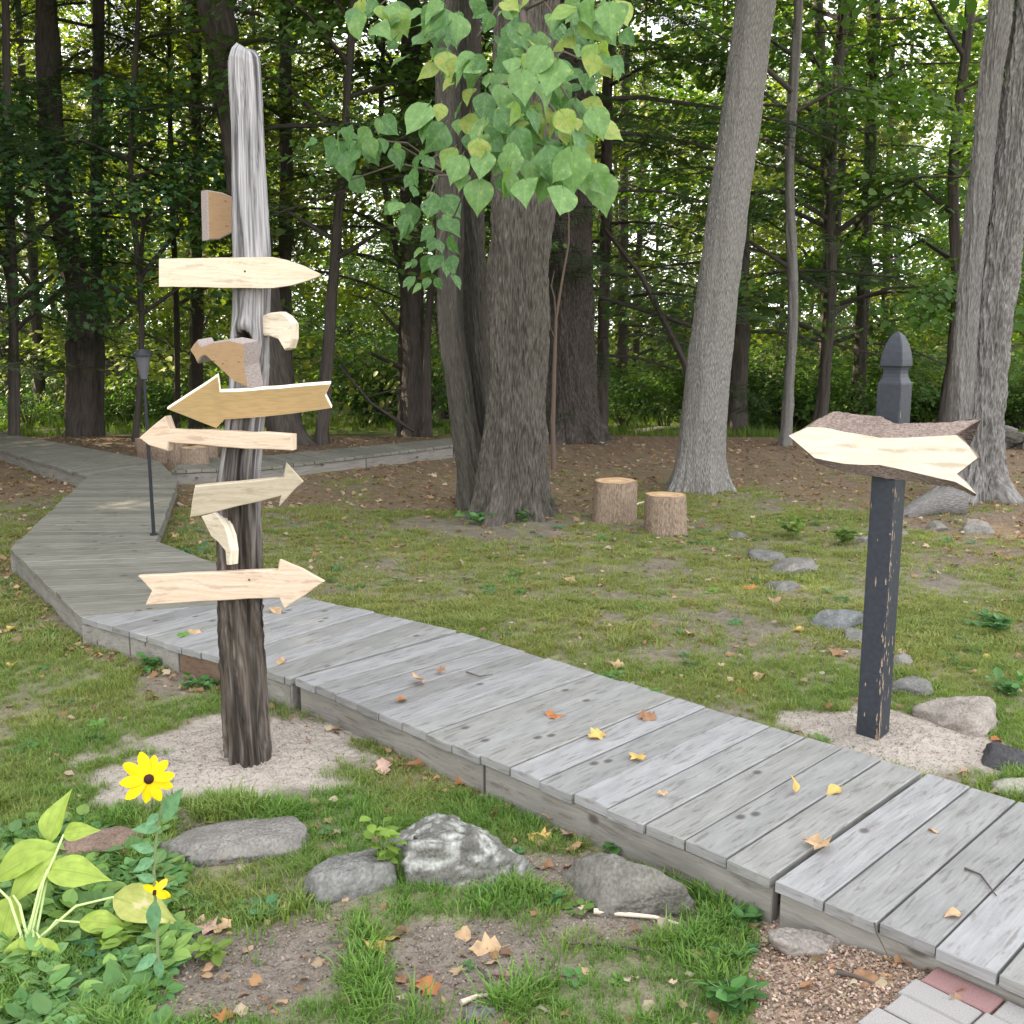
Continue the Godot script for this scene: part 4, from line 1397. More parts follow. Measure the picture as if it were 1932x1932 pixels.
# ------------------------------------------------------------------ stones
func stone(label: String, at: Vector3, r: Vector3, col: Color, sd: float, yaw := 0.0, sharp := 1.0, lichen := 0.0, called := "rock", group := "") -> void:
	var mb := MB.new()
	var n := 34
	var m := 56
	var turn := Basis(Vector3.UP, yaw)
	# blunt facets: cut a ball by a handful of planes
	var rr := RandomNumberGenerator.new()
	rr.seed = int(sd * 1000.0) + 5
	var planes := []
	for i in 11:
		var d := Vector3(rr.randf_range(-1, 1), rr.randf_range(-0.5, 1), rr.randf_range(-1, 1)).normalized()
		planes.append([d, rr.randf_range(0.52, 0.88)])
	planes.append([Vector3(rr.randf_range(-0.2, 0.2), 1, rr.randf_range(-0.2, 0.2)).normalized(), rr.randf_range(0.7, 0.85)])
	for j in n + 1:
		var v := PI * j / n
		for k in m + 1:
			var a := TAU * (k % m) / m
			var d := Vector3(sin(v) * cos(a), cos(v), sin(v) * sin(a))
			var q := pow(pow(absf(d.x), 3.4) + pow(absf(d.y), 3.4) + pow(absf(d.z), 3.4), -1.0 / 3.4)
			for pl in planes:
				var t: float = d.dot(pl[0])
				if t > 0.05: q = minf(q, lerpf(q, pl[1] / t, sharp))
			q *= 1.0 + 0.04 * n_mid.get_noise_3d(d.x * 2.2 + sd, d.y * 2.2, d.z * 2.2) + 0.07 * n_hi.get_noise_3d(d.x * 0.9 + sd, d.y * 0.9, d.z * 0.9)
			if lichen > 0.4: q *= 1.0 + 0.13 * n_hi.get_noise_3d(d.x * 0.7 + sd, d.y * 1.6, d.z * 0.7)
			var p := at + turn * (d * q * r)
			var f := n_hi.get_noise_3d(p.x * 4.0, p.y * 4.0, p.z * 4.0)
			var c := col * (1.0 + f * 0.35)
			c = c.lerp(Color(0.4, 0.4, 0.37), clampf((n_hi.get_noise_3d(p.x * 7.0 + 9.0, p.y * 7.0, p.z * 7.0) - 0.05) * 4.0, 0.0, 1.0) * lichen)
			mb.vert(p, Vector2.ZERO, c)
	for j in n:
		for k in m:
			var a := j * (m + 1) + k
			mb.quad(a, a + m + 1, a + m + 2, a + 1)
	lone(called, mb.mesh(), M.stone, label, "rock", group)
	rocks_at.append(Vector3(at.x, at.z, (r.x + r.z) * 0.42))

func build_stones() -> void:
	var grey := Color(0.2, 0.185, 0.168)
	var cool := Color(0.155, 0.15, 0.14)
	var tan_ := Color(0.25, 0.22, 0.195)
	# label, u, w of its middle on the ground, half sizes, colour, yaw, sharpness, lichen
	for s in [
		["broad flat grey slab behind the yellow flower", 415, 1600, Vector3(0.27, 0.085, 0.19), grey, 0.1, 0.9, 0.05],
		["rounded grey rock half sunk between slab and lichened rock", 655, 1668, Vector3(0.14, 0.11, 0.11), cool, 0.4, 0.8, 0.2],
		["craggy white-lichened rock near the boardwalk", 890, 1635, Vector3(0.22, 0.19, 0.13), Color(0.13, 0.125, 0.11), -0.15, 1.0, 0.85],
		["low white-lichened shoulder left of the craggy rock", 800, 1590, Vector3(0.14, 0.13, 0.09), Color(0.14, 0.135, 0.12), 0.5, 1.0, 0.6],
		["smooth pointed grey rock right of the lichened rock", 1165, 1690, Vector3(0.225, 0.185, 0.14), Color(0.15, 0.14, 0.12), -0.55, 0.9, 0.12],
		["pale wedge rock where the wood chips begin", 1520, 1788, Vector3(0.135, 0.07, 0.075), tan_, -0.3, 1.0, 0.05],
		["reddish dark-ended rock behind the hosta", 205, 1588, Vector3(0.16, 0.06, 0.1), Color(0.2, 0.14, 0.11), 0.3, 0.9, 0.0],
		["round sand-coloured boulder right of the painted post", 1812, 1362, Vector3(0.21, 0.105, 0.17), Color(0.27, 0.235, 0.205), 0.2, 0.7, 0.05],
		["grey stone behind the painted post", 1728, 1304, Vector3(0.11, 0.07, 0.09), cool, 0.6, 0.8, 0.05],
		["dark rock at the right edge past the boulder", 1908, 1440, Vector3(0.12, 0.075, 0.1), Color(0.06, 0.058, 0.06), 0.1, 0.9, 0.0],  # stone colour much darker than its neighbours
		["pale stone beside the boardwalk at the right edge", 1915, 1490, Vector3(0.09, 0.05, 0.06), Color(0.25, 0.24, 0.19), 0.1, 0.9, 0.1],
		["small grey stone at the bottom edge", 908, 1915, Vector3(0.045, 0.035, 0.04), cool, 0.1, 0.7, 0.1],
		["topmost stone of the row across the lawn", 1452, 1052, Vector3(0.16, 0.075, 0.14), cool, 0.3, 1.0, 0.2],
		["broad flat stone of the row across the lawn", 1490, 1076, Vector3(0.2, 0.09, 0.15), grey, 0.1, 1.0, 0.1],
		["low sunk stone below the broad flat one", 1470, 1108, Vector3(0.15, 0.055, 0.13), cool, 0.5, 0.9, 0.1],
		["rounded bluish stone on the lawn left of the painted post", 1575, 1180, Vector3(0.15, 0.11, 0.12), Color(0.15, 0.158, 0.16), 0.2, 0.8, 0.1],
		["small stone tucked beside the painted post", 1618, 1205, Vector3(0.1, 0.05, 0.1), cool, 0.2, 0.9, 0.1],
		["stone just right of the painted post", 1700, 1250, Vector3(0.08, 0.05, 0.07), grey, 0.2, 0.8, 0.1],
		["grey stone on the slope before the furrowed tree", 1840, 1002, Vector3(0.16, 0.12, 0.12), grey, 0.4, 1.0, 0.15],
		["smaller stone left of the one on the slope", 1765, 998, Vector3(0.11, 0.08, 0.1), grey, 0.8, 0.9, 0.1],
		["small stone in the grass at the slope's foot", 1620, 1020, Vector3(0.12, 0.05, 0.1), grey, 0.2, 0.9, 0.1],
		["small stone left of the slope's foot stones", 1700, 1010, Vector3(0.09, 0.05, 0.08), grey, 0.2, 0.9, 0.1],
		["stone at the foot of the leaning grey tree", 1390, 1012, Vector3(0.12, 0.05, 0.1), cool, 0.2, 0.9, 0.1],
	]:
		var p := grounded(s[1], s[2])
		stone(s[0], p + Vector3(0, s[3].y * (-0.05 if s[2] > 1500 else 0.0), 0), s[3] * Vector3(1.0, 0.85 if s[2] > 1500 else 0.95, 1.0), s[4], s[1] * 0.013, s[5], s[6], s[7])
	# tumbled stone wall at the right behind the furrowed tree
	for i in 26:
		var p := spot(rf(1880, 2080), 846 + rf(-4, 4))
		stone("field stone of the tumbled wall behind the furrowed tree", Vector3(p.x, rf(0.0, 0.32), p.z + rf(-0.2, 0.2)), Vector3(rf(0.14, 0.24), rf(0.08, 0.13), rf(0.12, 0.2)), grey * rf(0.8, 1.2), i * 1.7 + 300.0, rf(0, 3), 1.0, 0.1, "wall_stone", "stones of the tumbled wall")

# ------------------------------------------------------------------ paving bricks
func build_paving() -> void:
	var root := Node3D.new()
	root.name = "paving"
	add_child(root)
	meta(root, "strip of paving bricks at the bottom right corner", "", "", "structure")
	var h := 0.095
	var o := spot(1767, 1817, h)
	var e := spot(1899, 1880, h) - o
	e.y = 0.0
	var x := e.normalized()
	var y := Vector3(-x.z, 0, x.x)
	if y.z < 0.0: y = -y
	var L := e.length()
	var W := L * 0.5
	for row in 5:
		for col in 4:
			var red: bool = row == 0 and col == 0
			var shift: float = [0.0, -0.012, 0.0, -0.015, 0.0][row]
			var c := o + x * (L * (col + 0.5) + shift) + y * (W * (row + 0.5)) + Vector3(0, rf(-0.004, 0.002), 0)
			var hl := L / 2 - 0.003
			var hw := W / 2 - 0.003
			var rect := PackedVector2Array([Vector2(-hl, -hw), Vector2(hl, -hw), Vector2(hl, hw), Vector2(-hl, hw)])
			var tf := Transform3D(Basis(x, -y, Vector3.UP).rotated(Vector3.UP, rf(-0.012, 0.012)), c)
			part("brick", slab(rect, tf, 0.07, 0.005).mesh(), M.brick_red if red else M.brick_grey, root)

# ------------------------------------------------------------------ leaves
# One leaf along +x, unit long, upper side +y.
func leaf_mesh(widths: Array, fold: float, bend: float, wave: float, sd: int, stalk := 0.0, heart := 0.0) -> ArrayMesh:
	var mb := MB.new()
	var n := widths.size()
	var r := RandomNumberGenerator.new()
	r.seed = sd
	var ph := r.randf() * 6.0
	for i in n:
		var u := float(i) / (n - 1)
		for k in 5:
			var s := (k - 2) / 2.0
			var w: float = widths[i] * s
			var back := heart * absf(s) * (1.0 - u) * (1.0 - u)
			var y: float = absf(w) * fold - bend * u * u + wave * sin(u * 7.0 + ph + s * 2.0) * absf(s) * widths[i] * 2.0
			mb.vert(Vector3(u - back, y, w), Vector2(u, 0.5 + s * 0.5 * clampf(widths[i] * 2.0, 0.1, 1.0)))
	for i in n - 1:
		for k in 4:
			var a := i * 5 + k
			mb.quad(a, a + 5, a + 6, a + 1)
	if stalk > 0.0:
		for p in [[Vector3(0, 0, 0.012), Vector3(0, 0, -0.012)], [Vector3(0, 0.012, 0), Vector3(0, -0.012, 0)]]:
			mb.flat_quad(p[0], p[1], p[1] + Vector3(-stalk, 0.06, 0), p[0] + Vector3(-stalk, 0.06, 0))
	return mb.mesh()

func leaf_at(parent: Node, mesh: Mesh, m: Material, at: Vector3, dir: Vector3, face: Vector3, size: float, called := "leaf") -> MeshInstance3D:
	var x := dir.normalized()
	var y := (face - x * face.dot(x)).normalized()
	var z := x.cross(y)
	var o := MeshInstance3D.new()
	o.mesh = mesh
	o.material_override = m
	o.name = called
	parent.add_child(o, true)
	var off := Vector3.ZERO
	if parent != self and parent.get_parent() == self: off = parent.position
	o.transform = Transform3D(Basis(x, y, z).scaled(Vector3.ONE * size), at - off)
	return o

func build_linden_branch() -> void:
	var meshes := []
	for k in 9:
		meshes.append(leaf_mesh([0.03, 0.31, 0.44, 0.475, 0.45, 0.38, 0.28, 0.16, 0.06, 0.0], rf(-0.15, 0.5), rf(-0.1, 0.45), rf(0.04, 0.13), 100 + k, 0.28, 0.16))
	var root := linden
	var wood := MB.new()
	# main bough from the linden's trunk, out and down towards the camera
	var main := [at_depth(985, -560, -8.7), at_depth(990, -330, -7.6), at_depth(980, -130, -6.5), at_depth(985, 20, -5.8), at_depth(1000, 150, -5.4), at_depth(1010, 270, -5.15)]
	tube(wood, main, [0.045, 0.036, 0.027, 0.019, 0.012, 0.006], 8)
	part("bough", wood.mesh(), M.twig, root, "low bough hanging forward with large heart-shaped green leaves")
	# sprays: middle, half extents, depth, number, leaf length, darker
	var groups := [
		[900, 70, 120, 70, -5.6, 26, 0.15, 0], [1060, 50, 110, 60, -5.7, 20, 0.15, 0], [960, 160, 120, 55, -5.4, 26, 0.15, 0],
		[900, 235, 110, 45, -5.2, 22, 0.145, 0], [1030, 235, 105, 50, -5.2, 26, 0.15, 1], [960, 305, 130, 38, -5.1, 24, 0.15, 0],
		[1085, 330, 55, 45, -5.0, 7, 0.19, 0], [1115, 120, 50, 45, -5.3, 12, 0.15, 1], [1130, 15, 50, 25, -5.6, 11, 0.16, 0], [1100, 230, 45, 40, -5.2, 9, 0.14, 1],
		[690, 265, 62, 40, -6.6, 16, 0.15, 2], [640, 262, 45, 12, -6.6, 5, 0.13, 2], [660, 340, 14, 10, -6.6, 1, 0.15, 2],
		[800, 390, 60, 36, -6.0, 12, 0.15, 2], [835, 460, 40, 30, -6.4, 8, 0.13, 2], [815, 510, 42, 32, -6.5, 9, 0.13, 2],
		[800, 310, 55, 25, -6.6, 8, 0.11, 2], [700, 25, 60, 30, -6.2, 10, 0.15, 0], [800, 60, 60, 50, -6.0, 10, 0.15, 2], [960, 40, 260, 45, -6.3, 26, 0.15, 2]]
	for g in groups:
		var mid := at_depth(g[0], g[1], g[4])
		var from: Vector3 = main[3] if g[1] < 120 else main[4]
		if g[0] < 820: from = at_depth(870, -60, -6.8) if g[1] < 120 else at_depth(850, 330 if g[1] < 420 else 420, -7.6)
		var tw := MB.new()
		var bend := from.lerp(mid, 0.55) + Vector3(0, 0.09, 0)
		tube(tw, [from, bend, mid], [0.01, 0.007, 0.003], 6)
		var arm := part("twig", tw.mesh(), M.twig, root)
		for i in int(g[5] * 1.2):
			var du := rf(-1, 1)
			var dw := rf(-1, 1)
			if du * du + dw * dw > 1.2: du *= 0.7
			var at := at_depth(g[0] + du * g[2], g[1] + dw * g[3], g[4] + rf(-0.3, 0.3))
			var dir := Vector3(du * 0.7 + rf(-0.5, 0.5), -0.75 + rf(-0.35, 0.55), rf(-0.1, 0.5))
			var face := Vector3(rf(-0.9, 0.9) + du * 0.2, 0.55 + rf(-0.45, 0.6), 0.8 + rf(-0.6, 0.3))
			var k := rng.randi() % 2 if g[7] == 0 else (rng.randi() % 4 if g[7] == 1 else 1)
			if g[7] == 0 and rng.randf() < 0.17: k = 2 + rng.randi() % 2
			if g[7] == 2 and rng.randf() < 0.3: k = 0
			leaf_at(arm, meshes[rng.randi() % 9], M["linden_leaf_%d" % k], at, dir, face, g[6] * rf(0.42, 1.02))
	# the biggest leaves at the lower rim, seen one by one
	var rim := part("twig", twig_mesh([main[4], main[5], at_depth(1060, 290, -5.0)]), M.twig, root)
	for l in [[1072, 285, 0.2, 0.0], [1128, 335, 0.18, 0.3], [915, 292, 0.13, -0.2], [962, 292, 0.13, 0.1], [905, 345, 0.15, -0.1], [1000, 300, 0.13, 0.2], [1030, 95, 0.15, -0.8], [985, 140, 0.15, 0.1], [1050, 120, 0.17, -0.3], [870, 300, 0.13, -0.5], [1035, 300, 0.13, 0.1], [805, 205, 0.16, -0.7], [1120, 210, 0.14, 0.4], [1150, 12, 0.15, 0.1]]:
		leaf_at(rim, meshes[rng.randi() % 9], M["linden_leaf_%d" % (rng.randi() % 2)], at_depth(l[0], l[1], -4.95), Vector3(l[3], -1, 0.25), Vector3(l[3] * 0.3, 0.45, 1), l[2])

func twig_mesh(pts: Array, r := 0.006) -> ArrayMesh:
	var mb := MB.new()
	var rr := []
	for i in pts.size(): rr.append(lerpf(r, r * 0.4, float(i) / (pts.size() - 1)))
	tube(mb, pts, rr, 6)
	return mb.mesh()

# ------------------------------------------------------------------ coneflower and hosta
func build_flowers_and_hosta() -> void:
	var b := grounded(300, 1858)
	var z := b.z
	var root := thing("yellow_flower", "tall black-eyed yellow daisy on a thin stem at lower left", "flower", b)
	var head := at_depth(281, 1470, z + 0.03)
	var stem := MB.new()
	tube(stem, [b - Vector3(0, 0.03, 0), at_depth(296, 1760, z), at_depth(290, 1640, z - 0.005), at_depth(296, 1570, z), at_depth(306, 1520, z), at_depth(300, 1495, z + 0.01), head - Vector3(0, 0.0, 0.012)], [0.0042, 0.004, 0.0038, 0.0035, 0.003, 0.003, 0.003], 8)
	part("stem", stem.mesh(), M.stem, root)
	var fl := MB.new()
	var toward := Vector3(0.1, 0.42, 0.9).normalized()
	tube(fl, [head - toward * 0.004, head + toward * 0.004, head + toward * 0.009, head + toward * 0.011], [0.012, 0.0115, 0.008, 0.002], 16)
	var eye := part("flower_head", fl.mesh(), M.flower_eye, root)
	var pm := leaf_mesh([0.08, 0.15, 0.2, 0.225, 0.235, 0.22, 0.16, 0.05], -0.2, 0.1, 0.05, 7)
	var ax := toward.cross(Vector3.UP).normalized()
	var ay := ax.cross(toward)
	var angs := [80, 108, 150, 185, 217, 262, 298, 340, 8, 44]
	for i in angs.size():
		var a := deg_to_rad(180.0 - angs[i] + 0.0)
		var d := ax * cos(a) + ay * sin(a)
		leaf_at(eye, pm, M.petal, head + d * 0.008, d + toward * rf(-0.3, 0.25), toward + d * 0.1 + d.cross(toward) * rf(-0.35, 0.35), rf(0.044, 0.064), "petal")
	# smaller, fading bloom lower down
	var h2 := at_depth(292, 1683, z + 0.012)
	var f2 := MB.new()
	tube(f2, [h2 - Vector3(0, 0.006, 0), h2 + Vector3(0, 0.004, 0)], [0.006, 0.004], 10)
	var eye2 := part("fading_flower_head", f2.mesh(), M.flower_eye, root)
	for i in 7:
		var a := -2.5 + i * 0.52
		leaf_at(eye2, pm, M.petal_old if i % 2 else M.petal, h2, Vector3(cos(a) * -1.0 if i < 5 else 0.8, rf(-0.6, 0.5), sin(a) * 0.6), Vector3(0, 0.6, 1), rf(0.026, 0.048), "petal")
	var lm := leaf_mesh([0.04, 0.13, 0.19, 0.21, 0.2, 0.16, 0.1, 0.05, 0.0], 0.25, 0.12, 0.02, 12)
	for l in [[306, 1545, 0.55, 0.85, 0.2, 0.105], [304, 1560, -0.8, 0.05, 0.25, 0.07], [298, 1535, -0.15, -0.1, 0.6, 0.055], [291, 1605, -0.9, 0.3, 0.1, 0.06], [291, 1622, -0.75, -0.35, 0.2, 0.06], [293, 1700, -0.1, -1.0, 0.15, 0.09], [297, 1800, -0.75, -0.45, 0.4, 0.07], [298, 1808, 0.15, -0.9, 0.3, 0.06], [292, 1660, -0.5, 0.35, 0.3, 0.05]]:
		leaf_at(root, lm, M.flower_leaf, at_depth(l[0], l[1], z), Vector3(l[2], l[3], l[4]), Vector3(0.1, 0.6, 0.8), l[5])

	# hosta: broad chartreuse leaves on long stalks from one crown
	var hb := grounded(58, 1790)
	var hosta := thing("hosta", "chartreuse hosta with broad ribbed leaves at the lower left", "plant", hb)
	var hm := [leaf_mesh([0.03, 0.15, 0.22, 0.26, 0.265, 0.24, 0.19, 0.12, 0.05, 0.0], 0.5, 0.3, 0.08, 31), leaf_mesh([0.03, 0.16, 0.24, 0.28, 0.28, 0.26, 0.2, 0.13, 0.05, 0.0], 0.2, 0.5, 0.1, 32)]
	# leaf foot (u, w), depth, direction, facing, length
	for l in [
		[110, 1600, -2.62, [-0.75, -0.15, 0.35], [-0.25, 0.7, 0.6], 0.2, 0], [95, 1590, -2.66, [0.1, 0.75, -0.3], [-0.3, 0.4, 0.85], 0.15, 0],
		[105, 1610, -2.58, [-0.55, -0.35, 0.5], [-0.1, 0.6, 0.75], 0.17, 1], [90, 1640, -2.55, [0.75, 0.12, 0.2], [0.1, 0.75, 0.6], 0.16, 1],
		[120, 1575, -2.64, [0.7, 0.2, 0.1], [-0.1, 0.6, 0.7], 0.1, 0], [25, 1690, -2.5, [-0.1, -0.55, 0.5], [0.15, 0.6, 0.8], 0.16, 1],
		[38, 1770, -2.42, [0.05, -0.6, 0.5], [-0.1, 0.55, 0.8], 0.15, 1], [75, 1770, -2.42, [0.4, -0.5, 0.4], [0.3, 0.5, 0.8], 0.13, 0],
		[215, 1692, -2.55, [0.9, -0.12, 0.3], [0.0, 0.75, 0.65], 0.19, 2], [-10, 1670, -2.5, [-0.3, 0.3, 0.3], [0.4, 0.5, 0.8], 0.14, 0], [150, 1740, -2.5, [0.75, 0.15, 0.1], [-0.1, 0.8, 0.5], 0.12, 1]]:
		var at := at_depth(l[0], l[1], l[2])
		var st := MB.new()
		tube(st, [hb + Vector3(rf(-0.02, 0.02), 0, rf(-0.02, 0.02)), hb.lerp(at, 0.55) + Vector3(0, 0.04, 0), at], [0.0042, 0.0036, 0.003], 8)
		var s := part("stalk", st.mesh(), M.stem_pale, hosta)
		leaf_at(s, hm[l[6] % 2], M["hosta_leaf_%d" % (1 if l[6] == 2 else 0)], at, Vector3(l[3][0], l[3][1], l[3][2]), Vector3(l[4][0], l[4][1], l[4][2]), l[5] * 0.98)

# ------------------------------------------------------------------ small leafy weeds
func weed(label: String, b: Vector3, stems: int, height: float, leaf: float, col: Color, spread: float, sd: int) -> void:
	var root := thing("weed", label, "plant", b)
	var st := MB.new()
	var lv := MB.new()
	var r := RandomNumberGenerator.new()
	r.seed = sd
	for i in stems:
		var a := TAU * i / stems + r.randf()
		var tip := b + Vector3(cos(a) * spread * r.randf(), height * r.randf_range(0.5, 1.0), sin(a) * spread * r.randf())
		tube(st, [b - Vector3(0, 0.01, 0), b.lerp(tip, 0.5) + Vector3(0, 0.02, 0), tip], [0.002, 0.0017, 0.001], 4, 1.0, false)
		for k in 7:
			var t := 0.35 + 0.65 * k / 6.0
			var p := b.lerp(tip, t)
			var d := Vector3(r.randf_range(-1, 1), r.randf_range(-0.2, 0.5), r.randf_range(-1, 1)).normalized()
			var tf := along(d, p, 1.0, r.randf_range(-0.5, 0.5))
			var before := lv.v.size()
			lobed_leaf(lv, tf, leaf * r.randf_range(0.6, 1.2), 1)
			var c := col * r.randf_range(0.7, 1.25)
			for q in range(before, lv.v.size()): lv.c[q] = c
	part("stems", st.mesh(), M.stem, root)
	meta(part("foliage", lv.mesh(), M.weeds, root), "", "", "", "stuff")

func build_weeds() -> void:
	var lime := Color(0.2, 0.3, 0.06)
	var green := Color(0.09, 0.2, 0.06)
	var k := 1
	for w in [["bright lime-green weed beside the rounded rock", 722, 1660, 5, 0.2, 0.045, lime, 0.07], ["low green geranium weed against the near boardwalk side", 1165, 1600, 6, 0.05, 0.05, green * 1.1, 0.1],
		["clover tuft by the boardwalk joint", 1395, 1745, 6, 0.045, 0.045, green, 0.06], ["broad-leaved weed at the lower right of the grass", 1380, 1905, 6, 0.06, 0.05, green, 0.09],
		["young yellow-green seedling in the hosta's shade", 215, 1790, 4, 0.07, 0.05, lime, 0.05], ["pale weed on the bare soil right of the flower stem", 400, 1815, 4, 0.07, 0.035, lime * 0.8, 0.05],
		["leafy weed at the left foot of the linden", 905, 990, 8, 0.12, 0.06, green * 1.2, 0.2], ["second leafy weed right of the linden's left root", 985, 985, 6, 0.14, 0.06, green * 1.2, 0.12],
		["green weed tuft beside the topmost lawn stone", 1500, 1015, 8, 0.18, 0.07, lime * 0.8, 0.18], ["green weed tuft left of the painted post on the lawn", 1590, 1030, 8, 0.16, 0.07, lime * 0.7, 0.2],
		["blue-green weeds at the boardwalk bend below the path light", 345, 1060, 8, 0.1, 0.06, Color(0.07, 0.18, 0.09), 0.2], ["blue-green weeds along the boardwalk bend", 395, 1105, 8, 0.08, 0.06, Color(0.07, 0.18, 0.09), 0.2],
		["low weeds by the short boardwalk section's side", 285, 1262, 6, 0.06, 0.05, green, 0.1], ["low weeds left of the signpost's sand", 380, 1295, 6, 0.05, 0.045, green, 0.1],
		["leafy weed at the right of the lawn beyond the painted post", 1880, 1190, 9, 0.09, 0.06, Color(0.1, 0.22, 0.08), 0.2], ["weed at the right edge on the lawn", 1900, 1310, 7, 0.07, 0.05, green, 0.12]]:
		weed(w[0], grounded(w[1], w[2]), w[3], w[4], w[5], w[6], w[7], k)
		k += 1
	# ground cover of round and heart-shaped leaves round the hosta, too thick to count
	var lv := MB.new()
	for i in 9:
		var a := i * 0.7
		var d := Vector3(cos(a), rf(0.1, 0.5), sin(a))
		var before := lv.v.size()
		lobed_leaf(lv, along(d, Vector3(d.x, 0.6 + rf(-0.2, 0.4), d.z) * rf(0.2, 0.5), 1.0, rf(-0.4, 0.4)), rf(0.6, 1.0), 1)
		for q in range(before, lv.v.size()): lv.c[q] = Color.WHITE * rf(0.8, 1.2)
	var m := lv.mesh()
	var places := []
	var tints := []
	for i in 210:
		var p := grounded(rf(-60, 330), rf(1545, 1990))
		var keep := smoothstep(420.0, 150.0, (p.x + 1.75) * 260.0) if p.x > -0.75 else 1.0
		if rng.randf() > keep or on_walk(Vector2(p.x, p.z), 0.05): continue
		if cover(p.x, p.z).x < 0.12 and rng.randf() < 0.8: continue
		places.append(Transform3D(Basis.from_euler(Vector3(rf(-0.2, 0.2), rf(0, TAU), rf(-0.2, 0.2))).scaled(Vector3.ONE * rf(0.03, 0.075)), p))
		tints.append(tint([Color(0.14, 0.27, 0.09), Color(0.22, 0.34, 0.09), Color(0.15, 0.27, 0.1)][i % 3], 0.3))
	for i in 1500:
		var z := -rf(2.2, 9.0)
		var x := rf(-0.55, 0.55) * absf(z)
		if on_walk(Vector2(x, z), 0.04): continue
		var k2 := cover(x, z)
		if rng.randf() > k2.x * 0.9 or n_mid.get_noise_2d(x * 1.5 + 60.0, z * 1.5) < 0.05: continue
		places.append(Transform3D(Basis.from_euler(Vector3(rf(-0.2, 0.2), rf(0, TAU), rf(-0.2, 0.2))).scaled(Vector3.ONE * rf(0.02, 0.05)), Vector3(x, ht(x, z), z)))
		tints.append(tint([Color(0.09, 0.2, 0.06), Color(0.13, 0.24, 0.06), Color(0.08, 0.2, 0.09)][i % 3], 0.25))
	meta(many("ground_cover", m, M.weeds, places, tints, self), "low clover and violet leaves spreading through the turf", "ground cover", "", "stuff")

